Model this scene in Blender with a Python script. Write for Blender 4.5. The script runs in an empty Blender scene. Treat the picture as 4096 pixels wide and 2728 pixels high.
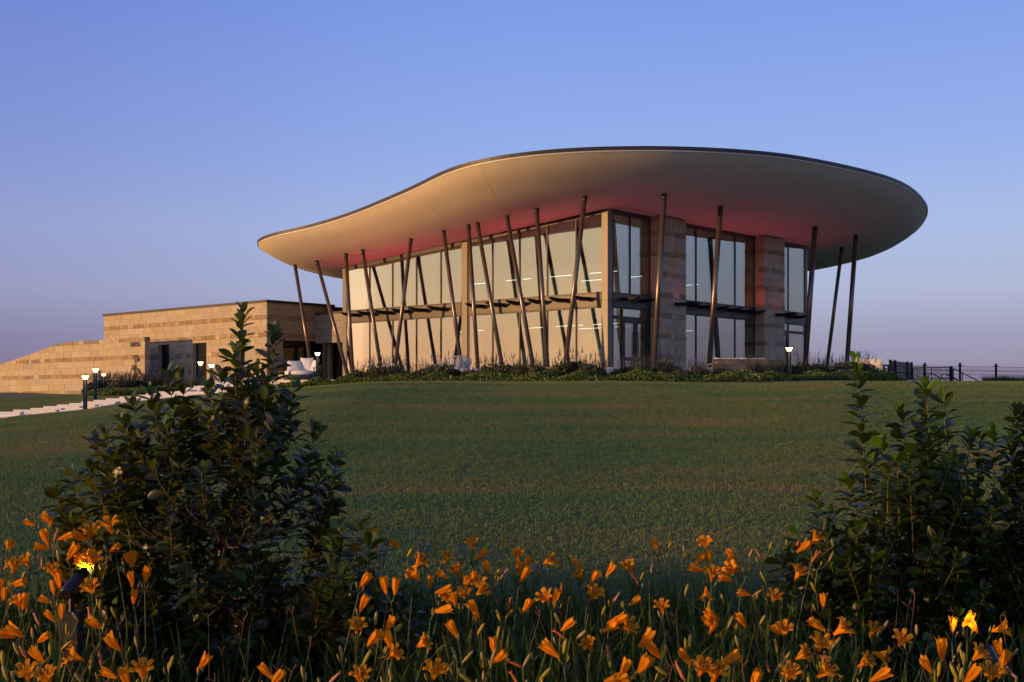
import bpy, math, random
import numpy as np
from mathutils import Vector, Matrix

R = math.radians
rng = random.Random(7)
nrs = np.random.RandomState(11)
scene = bpy.context.scene
COL = scene.collection

# ------------------------------------------------------------------ camera, sky, sun, exposure
F_PX, CX, HZ = 4869.0, 2048.0, 1600.0
cam_d = bpy.data.cameras.new("camera")
cam = bpy.data.objects.new("camera", cam_d)
COL.objects.link(cam)
cam.location = (0, 0, 0)
cam.rotation_euler = (R(90), 0, 0)
cam_d.sensor_width = 36.0
cam_d.lens = F_PX / 4096.0 * 36.0
cam_d.shift_y = (HZ - 1364.0) / 4096.0
cam_d.clip_start = 0.05
cam_d.clip_end = 8000.0
scene.camera = cam

SUN_AZ = np.array([-0.906, -0.423])
SUN_EL = R(2.0)
S_VEC = Vector((SUN_AZ[0] * math.cos(SUN_EL), SUN_AZ[1] * math.cos(SUN_EL), math.sin(SUN_EL)))
sun_d = bpy.data.lights.new("sun", 'SUN')
sun_d.energy = 4.4
sun_d.color = (1.0, 0.55, 0.20)
sun_d.angle = R(0.6)
sun = bpy.data.objects.new("sun", sun_d)
COL.objects.link(sun)
sun.rotation_euler = S_VEC.to_track_quat('Z', 'Y').to_euler()

world = bpy.data.worlds.new("World")
scene.world = world
world.use_nodes = True
wt = world.node_tree
wt.nodes.clear()


def wnode(t, **kw):
    n = wt.nodes.new(t)
    for k, v in kw.items():
        setattr(n, k, v)
    return n


def wmath(op, a, b=None, clamp=False):
    n = wnode('ShaderNodeMath', operation=op, use_clamp=clamp)
    for i, x in enumerate((a, b)):
        if x is None:
            continue
        if isinstance(x, (int, float)):
            n.inputs[i].default_value = x
        else:
            wt.links.new(x, n.inputs[i])
    return n.outputs[0]


def ramp_fill(node, stops):
    cr = node.color_ramp
    cr.interpolation = 'B_SPLINE' if False else 'EASE' if False else 'LINEAR'
    while len(cr.elements) > 1:
        cr.elements.remove(cr.elements[-1])
    cr.elements[0].position = stops[0][0]
    cr.elements[0].color = (*stops[0][1], 1)
    for p, c in stops[1:]:
        e = cr.elements.new(p)
        e.color = (*c, 1)


w_tc = wnode('ShaderNodeTexCoord')
w_nm = wnode('ShaderNodeVectorMath', operation='NORMALIZE')
wt.links.new(w_tc.outputs['Generated'], w_nm.inputs[0])
w_sep = wnode('ShaderNodeSeparateXYZ')
wt.links.new(w_nm.outputs[0], w_sep.inputs[0])
w_h = wmath('MULTIPLY', w_sep.outputs['Z'], 2.0, True)
r_cool = wnode('ShaderNodeValToRGB')
ramp_fill(r_cool, [(0.0, (.262, .224, .365)), (.03, (.280, .254, .400)), (.098, (.315, .325, .500)),
                   (.17, (.400, .460, .690)), (.27, (.385, .495, .810)), (.40, (.290, .420, .850)),
                   (.62, (.198, .328, .835)), (.8, (.140, .250, .640)), (1.0, (.095, .165, .420))])
r_warm = wnode('ShaderNodeValToRGB')
ramp_fill(r_warm, [(0.0, (1.30, .70, .42)), (.07, (1.48, .89, .54)), (.16, (1.42, 1.02, .67)),
                   (.28, (1.12, .94, .68)), (.45, (.60, .63, .72)), (.7, (.24, .36, .68)), (1.0, (.095, .165, .420))])
wt.links.new(w_h, r_cool.inputs[0])
wt.links.new(w_h, r_warm.inputs[0])
w_dot = wnode('ShaderNodeVectorMath', operation='DOT_PRODUCT')
w_flat = wnode('ShaderNodeCombineXYZ')
wt.links.new(w_sep.outputs['X'], w_flat.inputs[0])
wt.links.new(w_sep.outputs['Y'], w_flat.inputs[1])
w_fn = wnode('ShaderNodeVectorMath', operation='NORMALIZE')
wt.links.new(w_flat.outputs[0], w_fn.inputs[0])
wt.links.new(w_fn.outputs[0], w_dot.inputs[0])
w_dot.inputs[1].default_value = (SUN_AZ[0], SUN_AZ[1], 0)
w_mr = wnode('ShaderNodeMapRange', interpolation_type='SMOOTHSTEP')
wt.links.new(w_dot.outputs['Value'], w_mr.inputs['Value'])
w_mr.inputs['From Min'].default_value = 0.05
w_mr.inputs['From Max'].default_value = 0.98
w_mix = wnode('ShaderNodeMix', data_type='RGBA')
wt.links.new(w_mr.outputs[0], w_mix.inputs[0])
w_left = wnode('ShaderNodeMapRange', interpolation_type='SMOOTHSTEP')
wt.links.new(w_sep.outputs['X'], w_left.inputs['Value'])
w_left.inputs['From Min'].default_value = -0.55
w_left.inputs['From Max'].default_value = 0.05
w_tint = wnode('ShaderNodeMix', data_type='RGBA')
wt.links.new(w_left.outputs[0], w_tint.inputs[0])
w_tint.inputs[6].default_value = (.68, .62, .76, 1)
w_tint.inputs[7].default_value = (1, 1, 1, 1)
w_mul = wnode('ShaderNodeMix', data_type='RGBA', blend_type='MULTIPLY')
w_mul.inputs[0].default_value = 1.0
wt.links.new(r_cool.outputs[0], w_mul.inputs[6])
wt.links.new(w_tint.outputs[2], w_mul.inputs[7])
wt.links.new(w_mul.outputs[2], w_mix.inputs[6])
wt.links.new(r_warm.outputs[0], w_mix.inputs[7])
w_sky = wnode('ShaderNodeTexSky')
w_sky.sky_type = 'NISHITA'
w_sky.sun_disc = False
w_sky.sun_elevation = SUN_EL
w_sky.sun_rotation = math.atan2(SUN_AZ[0], SUN_AZ[1])
w_bg1 = wnode('ShaderNodeBackground')
w_bg1.inputs[1].default_value = 0.93
wt.links.new(w_mix.outputs[2], w_bg1.inputs[0])
w_bg2 = wnode('ShaderNodeBackground')
w_bg2.inputs[1].default_value = 0.03
wt.links.new(w_sky.outputs[0], w_bg2.inputs[0])
w_add = wnode('ShaderNodeAddShader')
wt.links.new(w_bg1.outputs[0], w_add.inputs[0])
wt.links.new(w_bg2.outputs[0], w_add.inputs[1])
w_out = wnode('ShaderNodeOutputWorld')
wt.links.new(w_add.outputs[0], w_out.inputs[0])

scene.view_settings.view_transform = 'Standard'
scene.view_settings.look = 'None'
scene.view_settings.exposure = 0.0
scene.view_settings.gamma = 1.0
scene.view_settings.use_curve_mapping = False
scene.cycles.max_bounces = 6
scene.cycles.transparent_max_bounces = 12
scene.cycles.sample_clamp_indirect = 4.0
scene.cycles.caustics_reflective = False
scene.cycles.caustics_refractive = False


# ------------------------------------------------------------------ small helpers
def pix(u, v, y):
    """point at depth y on the sight line of full-size pixel (u, v)"""
    return Vector(((u - CX) / F_PX * y, y, (HZ - v) / F_PX * y))


def proj(p):
    return CX + F_PX * p[0] / p[1], HZ - F_PX * p[2] / p[1]


class MB:
    def __init__(self):
        self.v, self.f, self.m = [], [], []

    def add(self, vs, fs, mi=0):
        o = len(self.v)
        self.v.extend([tuple(p) for p in vs])
        for f in fs:
            self.f.append(tuple(i + o for i in f))
            self.m.append(mi)

    def box(self, x0, x1, y0, y1, z0, z1, mi=0):
        self.add([(x0, y0, z0), (x1, y0, z0), (x1, y1, z0), (x0, y1, z0), (x0, y0, z1), (x1, y0, z1), (x1, y1, z1), (x0, y1, z1)],
                 [(0, 3, 2, 1), (4, 5, 6, 7), (0, 1, 5, 4), (1, 2, 6, 5), (2, 3, 7, 6), (3, 0, 4, 7)], mi)

    def bbox(self, x0, x1, y0, y1, z0, z1, b=0.01, mi=0):
        """box with chamfered edges"""
        vs, idx = [], {}
        for ix, X in enumerate((x0, x1)):
            for iy, Y in enumerate((y0, y1)):
                for iz, Z in enumerate((z0, z1)):
                    sx, sy, sz = (1 - 2 * ix), (1 - 2 * iy), (1 - 2 * iz)
                    for a in range(3):
                        idx[(ix, iy, iz, a)] = len(vs)
                        vs.append((X + (0 if a == 0 else sx * b), Y + (0 if a == 1 else sy * b), Z + (0 if a == 2 else sz * b)))
        fs = []
        for s in (0, 1):
            q = [idx[(s, 0, 0, 0)], idx[(s, 0, 1, 0)], idx[(s, 1, 1, 0)], idx[(s, 1, 0, 0)]]
            fs.append(q if s == 0 else q[::-1])
            q = [idx[(0, s, 0, 1)], idx[(1, s, 0, 1)], idx[(1, s, 1, 1)], idx[(0, s, 1, 1)]]
            fs.append(q if s == 0 else q[::-1])
            q = [idx[(0, 0, s, 2)], idx[(0, 1, s, 2)], idx[(1, 1, s, 2)], idx[(1, 0, s, 2)]]
            fs.append(q if s == 0 else q[::-1])
        for s in (0, 1):
            for t in (0, 1):
                fs.append([idx[(0, s, t, 1)], idx[(0, s, t, 2)], idx[(1, s, t, 2)], idx[(1, s, t, 1)]])
                fs.append([idx[(s, 0, t, 0)], idx[(s, 0, t, 2)], idx[(s, 1, t, 2)], idx[(s, 1, t, 0)]])
                fs.append([idx[(s, t, 0, 0)], idx[(s, t, 0, 1)], idx[(s, t, 1, 1)], idx[(s, t, 1, 0)]])
        for ix in (0, 1):
            for iy in (0, 1):
                for iz in (0, 1):
                    fs.append([idx[(ix, iy, iz, a)] for a in range(3)])
        self.add(vs, fs, mi)

    def tube(self, path, rad, n=6, mi=0, cap=True):
        path = [Vector(p) for p in path]
        if isinstance(rad, (int, float)):
            rad = [rad] * len(path)
        vs, fs = [], []
        prev = None
        for i, p in enumerate(path):
            d = (path[min(i + 1, len(path) - 1)] - path[max(i - 1, 0)])
            if d.length < 1e-9:
                d = Vector((0, 0, 1))
            d.normalize()
            if prev is None:
                a = Vector((0, 0, 1)) if abs(d.z) < 0.9 else Vector((1, 0, 0))
                s = d.cross(a).normalized()
            else:
                s = (prev - d * prev.dot(d)).normalized()
            prev = s
            t = d.cross(s)
            for k in range(n):
                an = 2 * math.pi * k / n
                vs.append(p + (s * math.cos(an) + t * math.sin(an)) * rad[i])
        for i in range(len(path) - 1):
            for k in range(n):
                fs.append((i * n + k, i * n + (k + 1) % n, (i + 1) * n + (k + 1) % n, (i + 1) * n + k))
        if cap:
            fs.append(tuple(range(n))[::-1])
            fs.append(tuple((len(path) - 1) * n + k for k in range(n)))
        self.add(vs, fs, mi)

    def lathe(self, prof, n=24, c=(0, 0, 0), mi=0):
        vs, fs = [], []
        for r, z in prof:
            for k in range(n):
                an = 2 * math.pi * k / n
                vs.append((c[0] + r * math.cos(an), c[1] + r * math.sin(an), c[2] + z))
        for i in range(len(prof) - 1):
            for k in range(n):
                fs.append((i * n + k, i * n + (k + 1) % n, (i + 1) * n + (k + 1) % n, (i + 1) * n + k))
        if prof[0][0] > 1e-4:
            fs.append(tuple(range(n))[::-1])
        if prof[-1][0] > 1e-4:
            fs.append(tuple((len(prof) - 1) * n + k for k in range(n)))
        self.add(vs, fs, mi)

    def mesh(self, name, mats, smooth=False):
        me = bpy.data.meshes.new(name)
        me.from_pydata(self.v, [], self.f)
        if not isinstance(mats, (list, tuple)):
            mats = [mats]
        for m in mats:
            me.materials.append(m)
        if any(self.m):
            me.polygons.foreach_set("material_index", self.m)
        if smooth:
            me.polygons.foreach_set("use_smooth", [True] * len(me.polygons))
        me.update()
        return me

    def build(self, name, mats, parent=None, smooth=False, loc=(0, 0, 0)):
        return link(name, self.mesh(name, mats, smooth), parent, loc)


def link(name, data, parent=None, loc=(0, 0, 0), rot=None):
    o = bpy.data.objects.new(name, data)
    COL.objects.link(o)
    o.location = loc
    if rot is not None:
        o.rotation_euler = rot
    if parent is not None:
        o.parent = parent
    return o


def tag(o, label=None, cat=None, group=None, kind=None):
    if label:
        o["label"] = label
    if cat:
        o["category"] = cat
    if group:
        o["group"] = group
    if kind:
        o["kind"] = kind
    return o


def empty(name, loc=(0, 0, 0), rotz=0.0):
    o = bpy.data.objects.new(name, None)
    COL.objects.link(o)
    o.empty_display_size = 0.2
    o.location = loc
    o.rotation_euler = (0, 0, rotz)
    return o


def copy_tree(o, parent=None):
    c = o.copy()
    COL.objects.link(c)
    c.parent = parent
    for ch in list(o.children):
        copy_tree(ch, c)
    return c


def np_mesh(name, verts, faces, mats, smooth=False, midx=None):
    """verts (n,3), faces (m,k) constant k"""
    me = bpy.data.meshes.new(name)
    verts = np.asarray(verts, dtype=np.float32)
    faces = np.asarray(faces, dtype=np.int32)
    k = faces.shape[1]
    me.vertices.add(len(verts))
    me.vertices.foreach_set("co", verts.ravel())
    me.loops.add(faces.size)
    me.loops.foreach_set("vertex_index", faces.ravel())
    me.polygons.add(len(faces))
    me.polygons.foreach_set("loop_start", np.arange(0, faces.size, k, dtype=np.int32))
    if not isinstance(mats, (list, tuple)):
        mats = [mats]
    for m in mats:
        me.materials.append(m)
    if midx is not None:
        me.polygons.foreach_set("material_index", np.asarray(midx, dtype=np.int32))
    if smooth:
        me.polygons.foreach_set("use_smooth", np.ones(len(faces), dtype=bool))
    me.update(calc_edges=True)
    me.validate()
    return me


ORD = ["first", "second", "third", "fourth", "fifth", "sixth", "seventh", "eighth", "ninth", "tenth", "eleventh", "twelfth",
       "thirteenth", "fourteenth", "fifteenth", "sixteenth", "seventeenth", "eighteenth", "nineteenth", "twentieth"]


# ------------------------------------------------------------------ materials
def nt_new(name):
    m = bpy.data.materials.new(name)
    m.use_nodes = True
    t = m.node_tree
    t.nodes.clear()
    return m, t


def mat(name, col, rough=0.6, var=0.0, scale=6.0, col2=None, metal=0.0, bump=0.0, bump_scale=40.0, spec=0.5, rnd=0.0, rsat=True,
        stretch=(1, 1, 1), trans=0.0, trans_col=None, coords='Object', emit=0.0, rough_var=0.0, detail=4.0):
    m, t = nt_new(name)
    N, L = t.nodes.new, t.links.new
    out = N('ShaderNodeOutputMaterial')
    b = N('ShaderNodeBsdfPrincipled')
    b.inputs['Base Color'].default_value = (*col, 1)
    b.inputs['Roughness'].default_value = rough
    b.inputs['Metallic'].default_value = metal
    b.inputs['Specular IOR Level'].default_value = spec
    csock = None
    tc = N('ShaderNodeTexCoord')
    mp = N('ShaderNodeMapping')
    mp.inputs['Scale'].default_value = stretch
    if coords == 'Position':
        g = N('ShaderNodeNewGeometry')
        L(g.outputs['Position'], mp.inputs[0])
    else:
        L(tc.outputs[coords], mp.inputs[0])
    oi = N('ShaderNodeObjectInfo')
    # offset the pattern per object
    if coords == 'Object':
        cm = N('ShaderNodeVectorMath')
        cm.operation = 'MULTIPLY_ADD'
        L(oi.outputs['Random'], cm.inputs[0])
        cm.inputs[1].default_value = (37.0, 91.0, 53.0)
        L(mp.outputs[0], cm.inputs[2])
        vec = cm.outputs[0]
    else:
        vec = mp.outputs[0]
    if col2 is not None or var > 0:
        nz = N('ShaderNodeTexNoise')
        nz.inputs['Scale'].default_value = scale
        nz.inputs['Detail'].default_value = detail
        nz.inputs['Roughness'].default_value = 0.62
        L(vec, nz.inputs['Vector'])
        mr = N('ShaderNodeMapRange')
        mr.inputs['From Min'].default_value = 0.32
        mr.inputs['From Max'].default_value = 0.68
        L(nz.outputs[0], mr.inputs[0])
        mx = N('ShaderNodeMix')
        mx.data_type = 'RGBA'
        L(mr.outputs[0], mx.inputs[0])
        c2 = col2 if col2 is not None else tuple(c * (1 - var) for c in col)
        mx.inputs[6].default_value = (*col, 1)
        mx.inputs[7].default_value = (*c2, 1)
        csock = mx.outputs[2]
        if rough_var:
            rr = N('ShaderNodeMapRange')
            rr.inputs['To Min'].default_value = rough - rough_var
            rr.inputs['To Max'].default_value = rough + rough_var
            L(nz.outputs[0], rr.inputs[0])
            L(rr.outputs[0], b.inputs['Roughness'])
    if rnd > 0:
        hs = N('ShaderNodeHueSaturation')
        m1 = N('ShaderNodeMapRange')
        m1.inputs['To Min'].default_value = 1 - rnd
        m1.inputs['To Max'].default_value = 1 + rnd
        L(oi.outputs['Random'], m1.inputs[0])
        L(m1.outputs[0], hs.inputs['Value'])
        m2 = N('ShaderNodeMath')
        m2.operation = 'MULTIPLY'
        m2.inputs[1].default_value = 7.31
        L(oi.outputs['Random'], m2.inputs[0])
        m3 = N('ShaderNodeMath')
        m3.operation = 'FRACT'
        L(m2.outputs[0], m3.inputs[0])
        m4 = N('ShaderNodeMapRange')
        m4.inputs['To Min'].default_value = 0.75 if rsat else 1.0
        m4.inputs['To Max'].default_value = 1.2 if rsat else 1.0
        L(m3.outputs[0], m4.inputs[0])
        L(m4.outputs[0], hs.inputs['Saturation'])
        if csock is not None:
            L(csock, hs.inputs['Color'])
        else:
            hs.inputs['Color'].default_value = (*col, 1)
        csock = hs.outputs[0]
    if csock is not None:
        L(csock, b.inputs['Base Color'])
    if bump > 0:
        bn = N('ShaderNodeTexNoise')
        bn.inputs['Scale'].default_value = bump_scale
        bn.inputs['Detail'].default_value = 5
        L(vec, bn.inputs['Vector'])
        bp = N('ShaderNodeBump')
        bp.inputs['Strength'].default_value = bump
        bp.inputs['Distance'].default_value = 0.02
        L(bn.outputs[0], bp.inputs['Height'])
        L(bp.outputs[0], b.inputs['Normal'])
    if emit > 0:
        b.inputs['Emission Color'].default_value = (*col, 1)
        b.inputs['Emission Strength'].default_value = emit
    if trans > 0:
        tr = N('ShaderNodeBsdfTranslucent')
        tr.inputs[0].default_value = (*(trans_col or col), 1)
        ms = N('ShaderNodeMixShader')
        ms.inputs[0].default_value = trans
        L(b.outputs[0], ms.inputs[1])
        L(tr.outputs[0], ms.inputs[2])
        L(ms.outputs[0], out.inputs[0])
    else:
        L(b.outputs[0], out.inputs[0])
    return m


def mat_emit(name, col, strength):
    m, t = nt_new(name)
    e = t.nodes.new('ShaderNodeEmission')
    e.inputs[0].default_value = (*col, 1)
    e.inputs[1].default_value = strength
    o = t.nodes.new('ShaderNodeOutputMaterial')
    t.links.new(e.outputs[0], o.inputs[0])
    return m


def mat_glass(name, refl=0.5, tint=(.42, .50, .48), rcol=(1, 1, 1), wav=0.0):
    m, t = nt_new(name)
    N, L = t.nodes.new, t.links.new
    tr = N('ShaderNodeBsdfTransparent')
    tr.inputs[0].default_value = (*tint, 1)
    gl = N('ShaderNodeBsdfGlossy')
    gl.inputs['Roughness'].default_value = 0.0
    gl.inputs['Color'].default_value = (*rcol, 1)
    if wav:
        tc = N('ShaderNodeTexCoord')
        nz = N('ShaderNodeTexNoise')
        nz.inputs['Scale'].default_value = 0.9
        nz.inputs['Detail'].default_value = 1.0
        L(tc.outputs['Object'], nz.inputs['Vector'])
        bp = N('ShaderNodeBump')
        bp.inputs['Strength'].default_value = wav
        bp.inputs['Distance'].default_value = 0.02
        L(nz.outputs[0], bp.inputs['Height'])
        L(bp.outputs[0], gl.inputs['Normal'])
    lw = N('ShaderNodeLayerWeight')
    lw.inputs[0].default_value = 0.25
    mr = N('ShaderNodeMapRange')
    mr.inputs['To Min'].default_value = refl
    mr.inputs['To Max'].default_value = 0.66
    L(lw.outputs['Fresnel'], mr.inputs[0])
    mx = N('ShaderNodeMixShader')
    L(mr.outputs[0], mx.inputs[0])
    L(tr.outputs[0], mx.inputs[1])
    L(gl.outputs[0], mx.inputs[2])
    o = N('ShaderNodeOutputMaterial')
    L(mx.outputs[0], o.inputs[0])
    return m


M = {}
M['stone'] = mat('limestone_smooth', (.45, .368, .255), .85, col2=(.375, .30, .205), scale=5, bump=.25, bump_scale=30, rnd=.10)
M['rough_stone'] = mat('limestone_rough', (.385, .28, .17), .9, col2=(.22, .15, .085), scale=9, bump=.9, bump_scale=18, rnd=.22)
M['pale_stone'] = mat('limestone_pale', (.56, .48, .36), .9, col2=(.30, .22, .14), scale=10, bump=.8, bump_scale=18, rnd=.12)
M['mortar'] = mat('mortar', (.52, .43, .30), .95, var=.15)
M['plaster'] = mat('soffit_plaster', (.78, .67, .52), .7, col2=(.72, .61, .475), scale=.8, bump=.05, bump_scale=60)
M['lip'] = mat('soffit_edge_trim', (.62, .58, .54), .5)
M['fascia'] = mat('dark_fascia_metal', (.048, .044, .044), .5, var=.3, scale=3)
M['joint'] = mat('control_joint', (.56, .475, .37), .9)
M['bronze'] = mat('bronze_paint_column', (.170, .130, .104), .30, var=.2, scale=3, metal=.6, rough_var=.04, spec=.6)
M['frame'] = mat('dark_bronze_frame', (.040, .036, .034), .45, var=.15, metal=.3)
M['panel'] = mat('grey_bronze_panel', (.165, .140, .124), .42, var=.12, scale=2, metal=.25)
M['panel_link'] = mat('grey_fibre_board', (.27, .245, .225), .7, var=.1, scale=2)
M['black'] = mat('black_metal', (.010, .010, .011), .27, spec=.35)
M['bollard'] = mat('gloss_black_post', (.005, .005, .005), .2, spec=.35)
M['spandrel'] = mat('dark_bronze_spandrel', (.088, .072, .062), .42, var=.15, scale=2, metal=.3)
M['glass'] = mat_glass('coated_glass', .31, tint=(.47, .57, .57), rcol=(.94, .89, .82), wav=.05)
M['dark_glass'] = mat_glass('bronze_glass', .22, tint=(.30, .26, .20), wav=.03)
M['inner_wall'] = mat('interior_paint', (.62, .60, .56), .8, var=.05)
M['inner_floor'] = mat('interior_floor', (.30, .29, .27), .6, var=.1)
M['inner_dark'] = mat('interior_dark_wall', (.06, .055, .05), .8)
M['led'] = mat_emit('white_led', (1.0, .93, .82), 9.0)
M['red_led'] = mat_emit('red_led', (1.0, .03, .05), 2.0)
M['lamp'] = mat_emit('warm_lamp', (1.0, .74, .34), 8.0)
M['concrete'] = mat('pale_concrete', (.70, .66, .60), .8, col2=(.60, .56, .50), scale=4, bump=.1, bump_scale=30, rnd=.05)
M['step_stone'] = mat('white_step_stone', (.90, .83, .68), .8, col2=(.84, .77, .63), scale=4, bump=.1, bump_scale=30, rnd=.04)
M['paving'] = mat('terrace_paving', (.56, .52, .46), .8, col2=(.48, .44, .39), scale=2, coords='Position')
M['mulch'] = mat('dark_mulch', (.030, .019, .013), .95, col2=(.015, .010, .007), scale=12, bump=1.0, bump_scale=25, coords='Position')
M['cloth'] = mat('white_outdoor_fabric', (.74, .72, .70), .9, var=.06, scale=8, bump=.25, bump_scale=60)
M['cloth_tan'] = mat('cream_outdoor_fabric', (.62, .56, .50), .9, var=.06, scale=6, bump=.25, bump_scale=50)
M['wicker'] = mat('charcoal_wicker', (.07, .065, .065), .7, col2=(.035, .033, .033), scale=40, bump=.6, bump_scale=60)
M['teak'] = mat('weathered_teak', (.17, .125, .095), .7, col2=(.12, .09, .07), scale=3, stretch=(1, 1, 12), bump=.2)
M['mesh_white'] = mat('white_woven_cord', (.76, .74, .72), .8, col2=(.60, .58, .56), scale=30, stretch=(1, 1, .2), bump=.4)
M['digit'] = mat('dark_bronze_letter', (.05, .042, .037), .45, metal=.3)
M['emblem'] = mat('weathered_steel_emblem', (.085, .062, .045), .6, var=.2, metal=.3)
M['soil'] = mat('lawn_thatch', (.095, .130, .048), .95, col2=(.130, .135, .056), scale=.9, bump=.8, bump_scale=25, coords='Position', detail=8,
                stretch=(.5, 1.4, 1))
M['fence'] = mat('charcoal_fence_metal', (.012, .012, .013), .7, spec=.2)


def mat_grass():
    m, t = nt_new('grass_blade')
    N, L = t.nodes.new, t.links.new
    out = N('ShaderNodeOutputMaterial')
    b = N('ShaderNodeBsdfPrincipled')
    b.inputs['Roughness'].default_value = .5
    b.inputs['Specular IOR Level'].default_value = .35
    g = N('ShaderNodeNewGeometry')
    mp = N('ShaderNodeMapping')
    mp.inputs['Scale'].default_value = (.35, 1.3, 1)
    L(g.outputs['Position'], mp.inputs[0])
    nz = N('ShaderNodeTexNoise')
    nz.inputs['Scale'].default_value = .42
    nz.inputs['Detail'].default_value = 7
    nz.inputs['Roughness'].default_value = .65
    L(mp.outputs[0], nz.inputs['Vector'])
    cr = N('ShaderNodeValToRGB')
    ramp_fill(cr, [(.32, (.088, .190, .074)), (.44, (.134, .225, .076)), (.54, (.188, .240, .080)), (.68, (.285, .245, .104))])
    L(nz.outputs[0], cr.inputs[0])
    oi = N('ShaderNodeObjectInfo')
    hs = N('ShaderNodeHueSaturation')
    mr = N('ShaderNodeMapRange')
    mr.inputs['To Min'].default_value = .90
    mr.inputs['To Max'].default_value = 1.12
    L(oi.outputs['Random'], mr.inputs[0])
    L(mr.outputs[0], hs.inputs['Value'])
    L(cr.outputs[0], hs.inputs['Color'])
    L(hs.outputs[0], b.inputs['Base Color'])
    tr = N('ShaderNodeBsdfTranslucent')
    L(hs.outputs[0], tr.inputs[0])
    ms = N('ShaderNodeMixShader')
    ms.inputs[0].default_value = .2
    L(b.outputs[0], ms.inputs[1])
    L(tr.outputs[0], ms.inputs[2])
    L(ms.outputs[0], out.inputs[0])
    return m


M['grass'] = mat_grass()
M['leaf'] = mat('evergreen_leaf', (.017, .033, .007), .36, col2=(.030, .046, .009), scale=14, rnd=.50, spec=.34, trans=.18, trans_col=(.26, .25, .012))
M['leaf_new'] = mat('young_leaf', (.060, .125, .020), .38, col2=(.080, .150, .026), scale=14, rnd=.2, spec=.4, trans=.28, trans_col=(.20, .26, .02))
M['bark'] = mat('brown_bark', (.085, .048, .030), .8, col2=(.05, .03, .02), scale=20)
M['twig'] = mat('olive_twig', (.13, .115, .022), .6, var=.3)
M['petal'] = mat('orange_petal', (.84, .345, .012), .6, col2=(.80, .27, .006), scale=18, rnd=.20, rsat=False, trans=.40, trans_col=(1.0, .42, .010), spec=.08)
M['bud'] = mat('yellow_green_bud', (.42, .27, .018), .5, col2=(.24, .22, .03), scale=12, rnd=.25, trans=.15)
M['wilt'] = mat('wilted_petal', (.68, .25, .12), .7, col2=(.55, .20, .09), scale=14, rnd=.15, trans=.3)
M['stamen'] = mat('dark_stamen', (.05, .018, .010), .7)
M['scape'] = mat('green_flower_stalk', (.060, .085, .022), .5, var=.3, rnd=.3)
M['dry'] = mat('dry_brown_stalk', (.13, .060, .030), .8, var=.3)
M['strap'] = mat('daylily_blade', (.050, .085, .010), .6, col2=(.095, .105, .018), scale=5, spec=.15, trans=.15, trans_col=(.08, .12, .02), coords='Position')
M['salvia_leaf'] = mat('salvia_leaf', (.050, .072, .022), .6, col2=(.095, .080, .028), scale=5, trans=.2, rnd=.25)
M['salvia_flower'] = mat('purple_salvia', (.036, .020, .092), .8, col2=(.024, .013, .058), scale=9, rnd=.2)
M['cover'] = mat('ground_cover_leaf', (.070, .135, .020), .5, col2=(.135, .175, .028), scale=2.6, trans=.25, coords='Position')
M['fountain'] = mat('fountain_grass', (.085, .110, .060), .7, var=.3, trans=.2, rnd=.15)
M['verbena'] = mat('pale_purple_flower', (.17, .13, .23), .7)
M['berry'] = mat('green_berry', (.11, .14, .02), .4)

# ------------------------------------------------------------------ terrain
PY = np.array([-4000, -60, 0, 8.8, 10.3, 13, 20, 27, 32, 35.5, 38, 42, 48, 60, 66, 75, 90, 120, 200, 400, 5000.])
PZ = np.array([-6, -3, -1.87, -1.87, -1.79, -1.60, -.98, -.33, .16, .43, .555, .59, .62, .68, .80, 1.05, 1.05, -1.5, -9, -14, -14.])
KY = np.array([0, 10, 20, 30, 37.5, 45, 58, 75, 100, 130])
KK = np.array([0, .012, .045, .085, .105, .062, .030, .030, .02, 0])


def ground(x, y):
    x = np.asarray(x, dtype=float)
    y = np.asarray(y, dtype=float)
    z = np.interp(y, PY, PZ)
    k = np.interp(y, KY, KK)
    xl = np.clip(-4 - x, 0, 21)
    xl = xl * xl / (xl + 1.2)
    z = z - k * xl
    z = z + .018 * np.sin(x * .83 + y * .31) * np.sin(y * .57 - x * .22) * (np.abs(y) < 100)
    return z


def gz(x, y):
    return float(ground(x, y))


def axis(*segs):
    out = []
    for a, b, n in segs:
        out.extend(np.linspace(a, b, n, endpoint=False).tolist())
    out.append(segs[-1][1])
    return np.array(out)


gx = axis((-4000, -300, 6), (-300, -60, 10), (-60, -36, 12), (-36, 36, 180), (36, 60, 12), (60, 300, 10), (300, 4000, 6))
gy = axis((-4000, -300, 6), (-300, -40, 8), (-40, 3, 12), (3, 50, 118), (50, 130, 80), (130, 400, 12), (400, 5000, 6))
GX, GY = np.meshgrid(gx, gy)
GZ = ground(GX, GY)
nx, ny = len(gx), len(gy)
ii = np.arange(nx * ny).reshape(ny, nx)
quads = np.stack([ii[:-1, :-1], ii[:-1, 1:], ii[1:, 1:], ii[1:, :-1]], -1).reshape(-1, 4)
lawn = link('lawn', np_mesh('lawn', np.stack([GX, GY, GZ], -1).reshape(-1, 3), quads, M['soil'], smooth=True))
tag(lawn, kind='structure')


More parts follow.
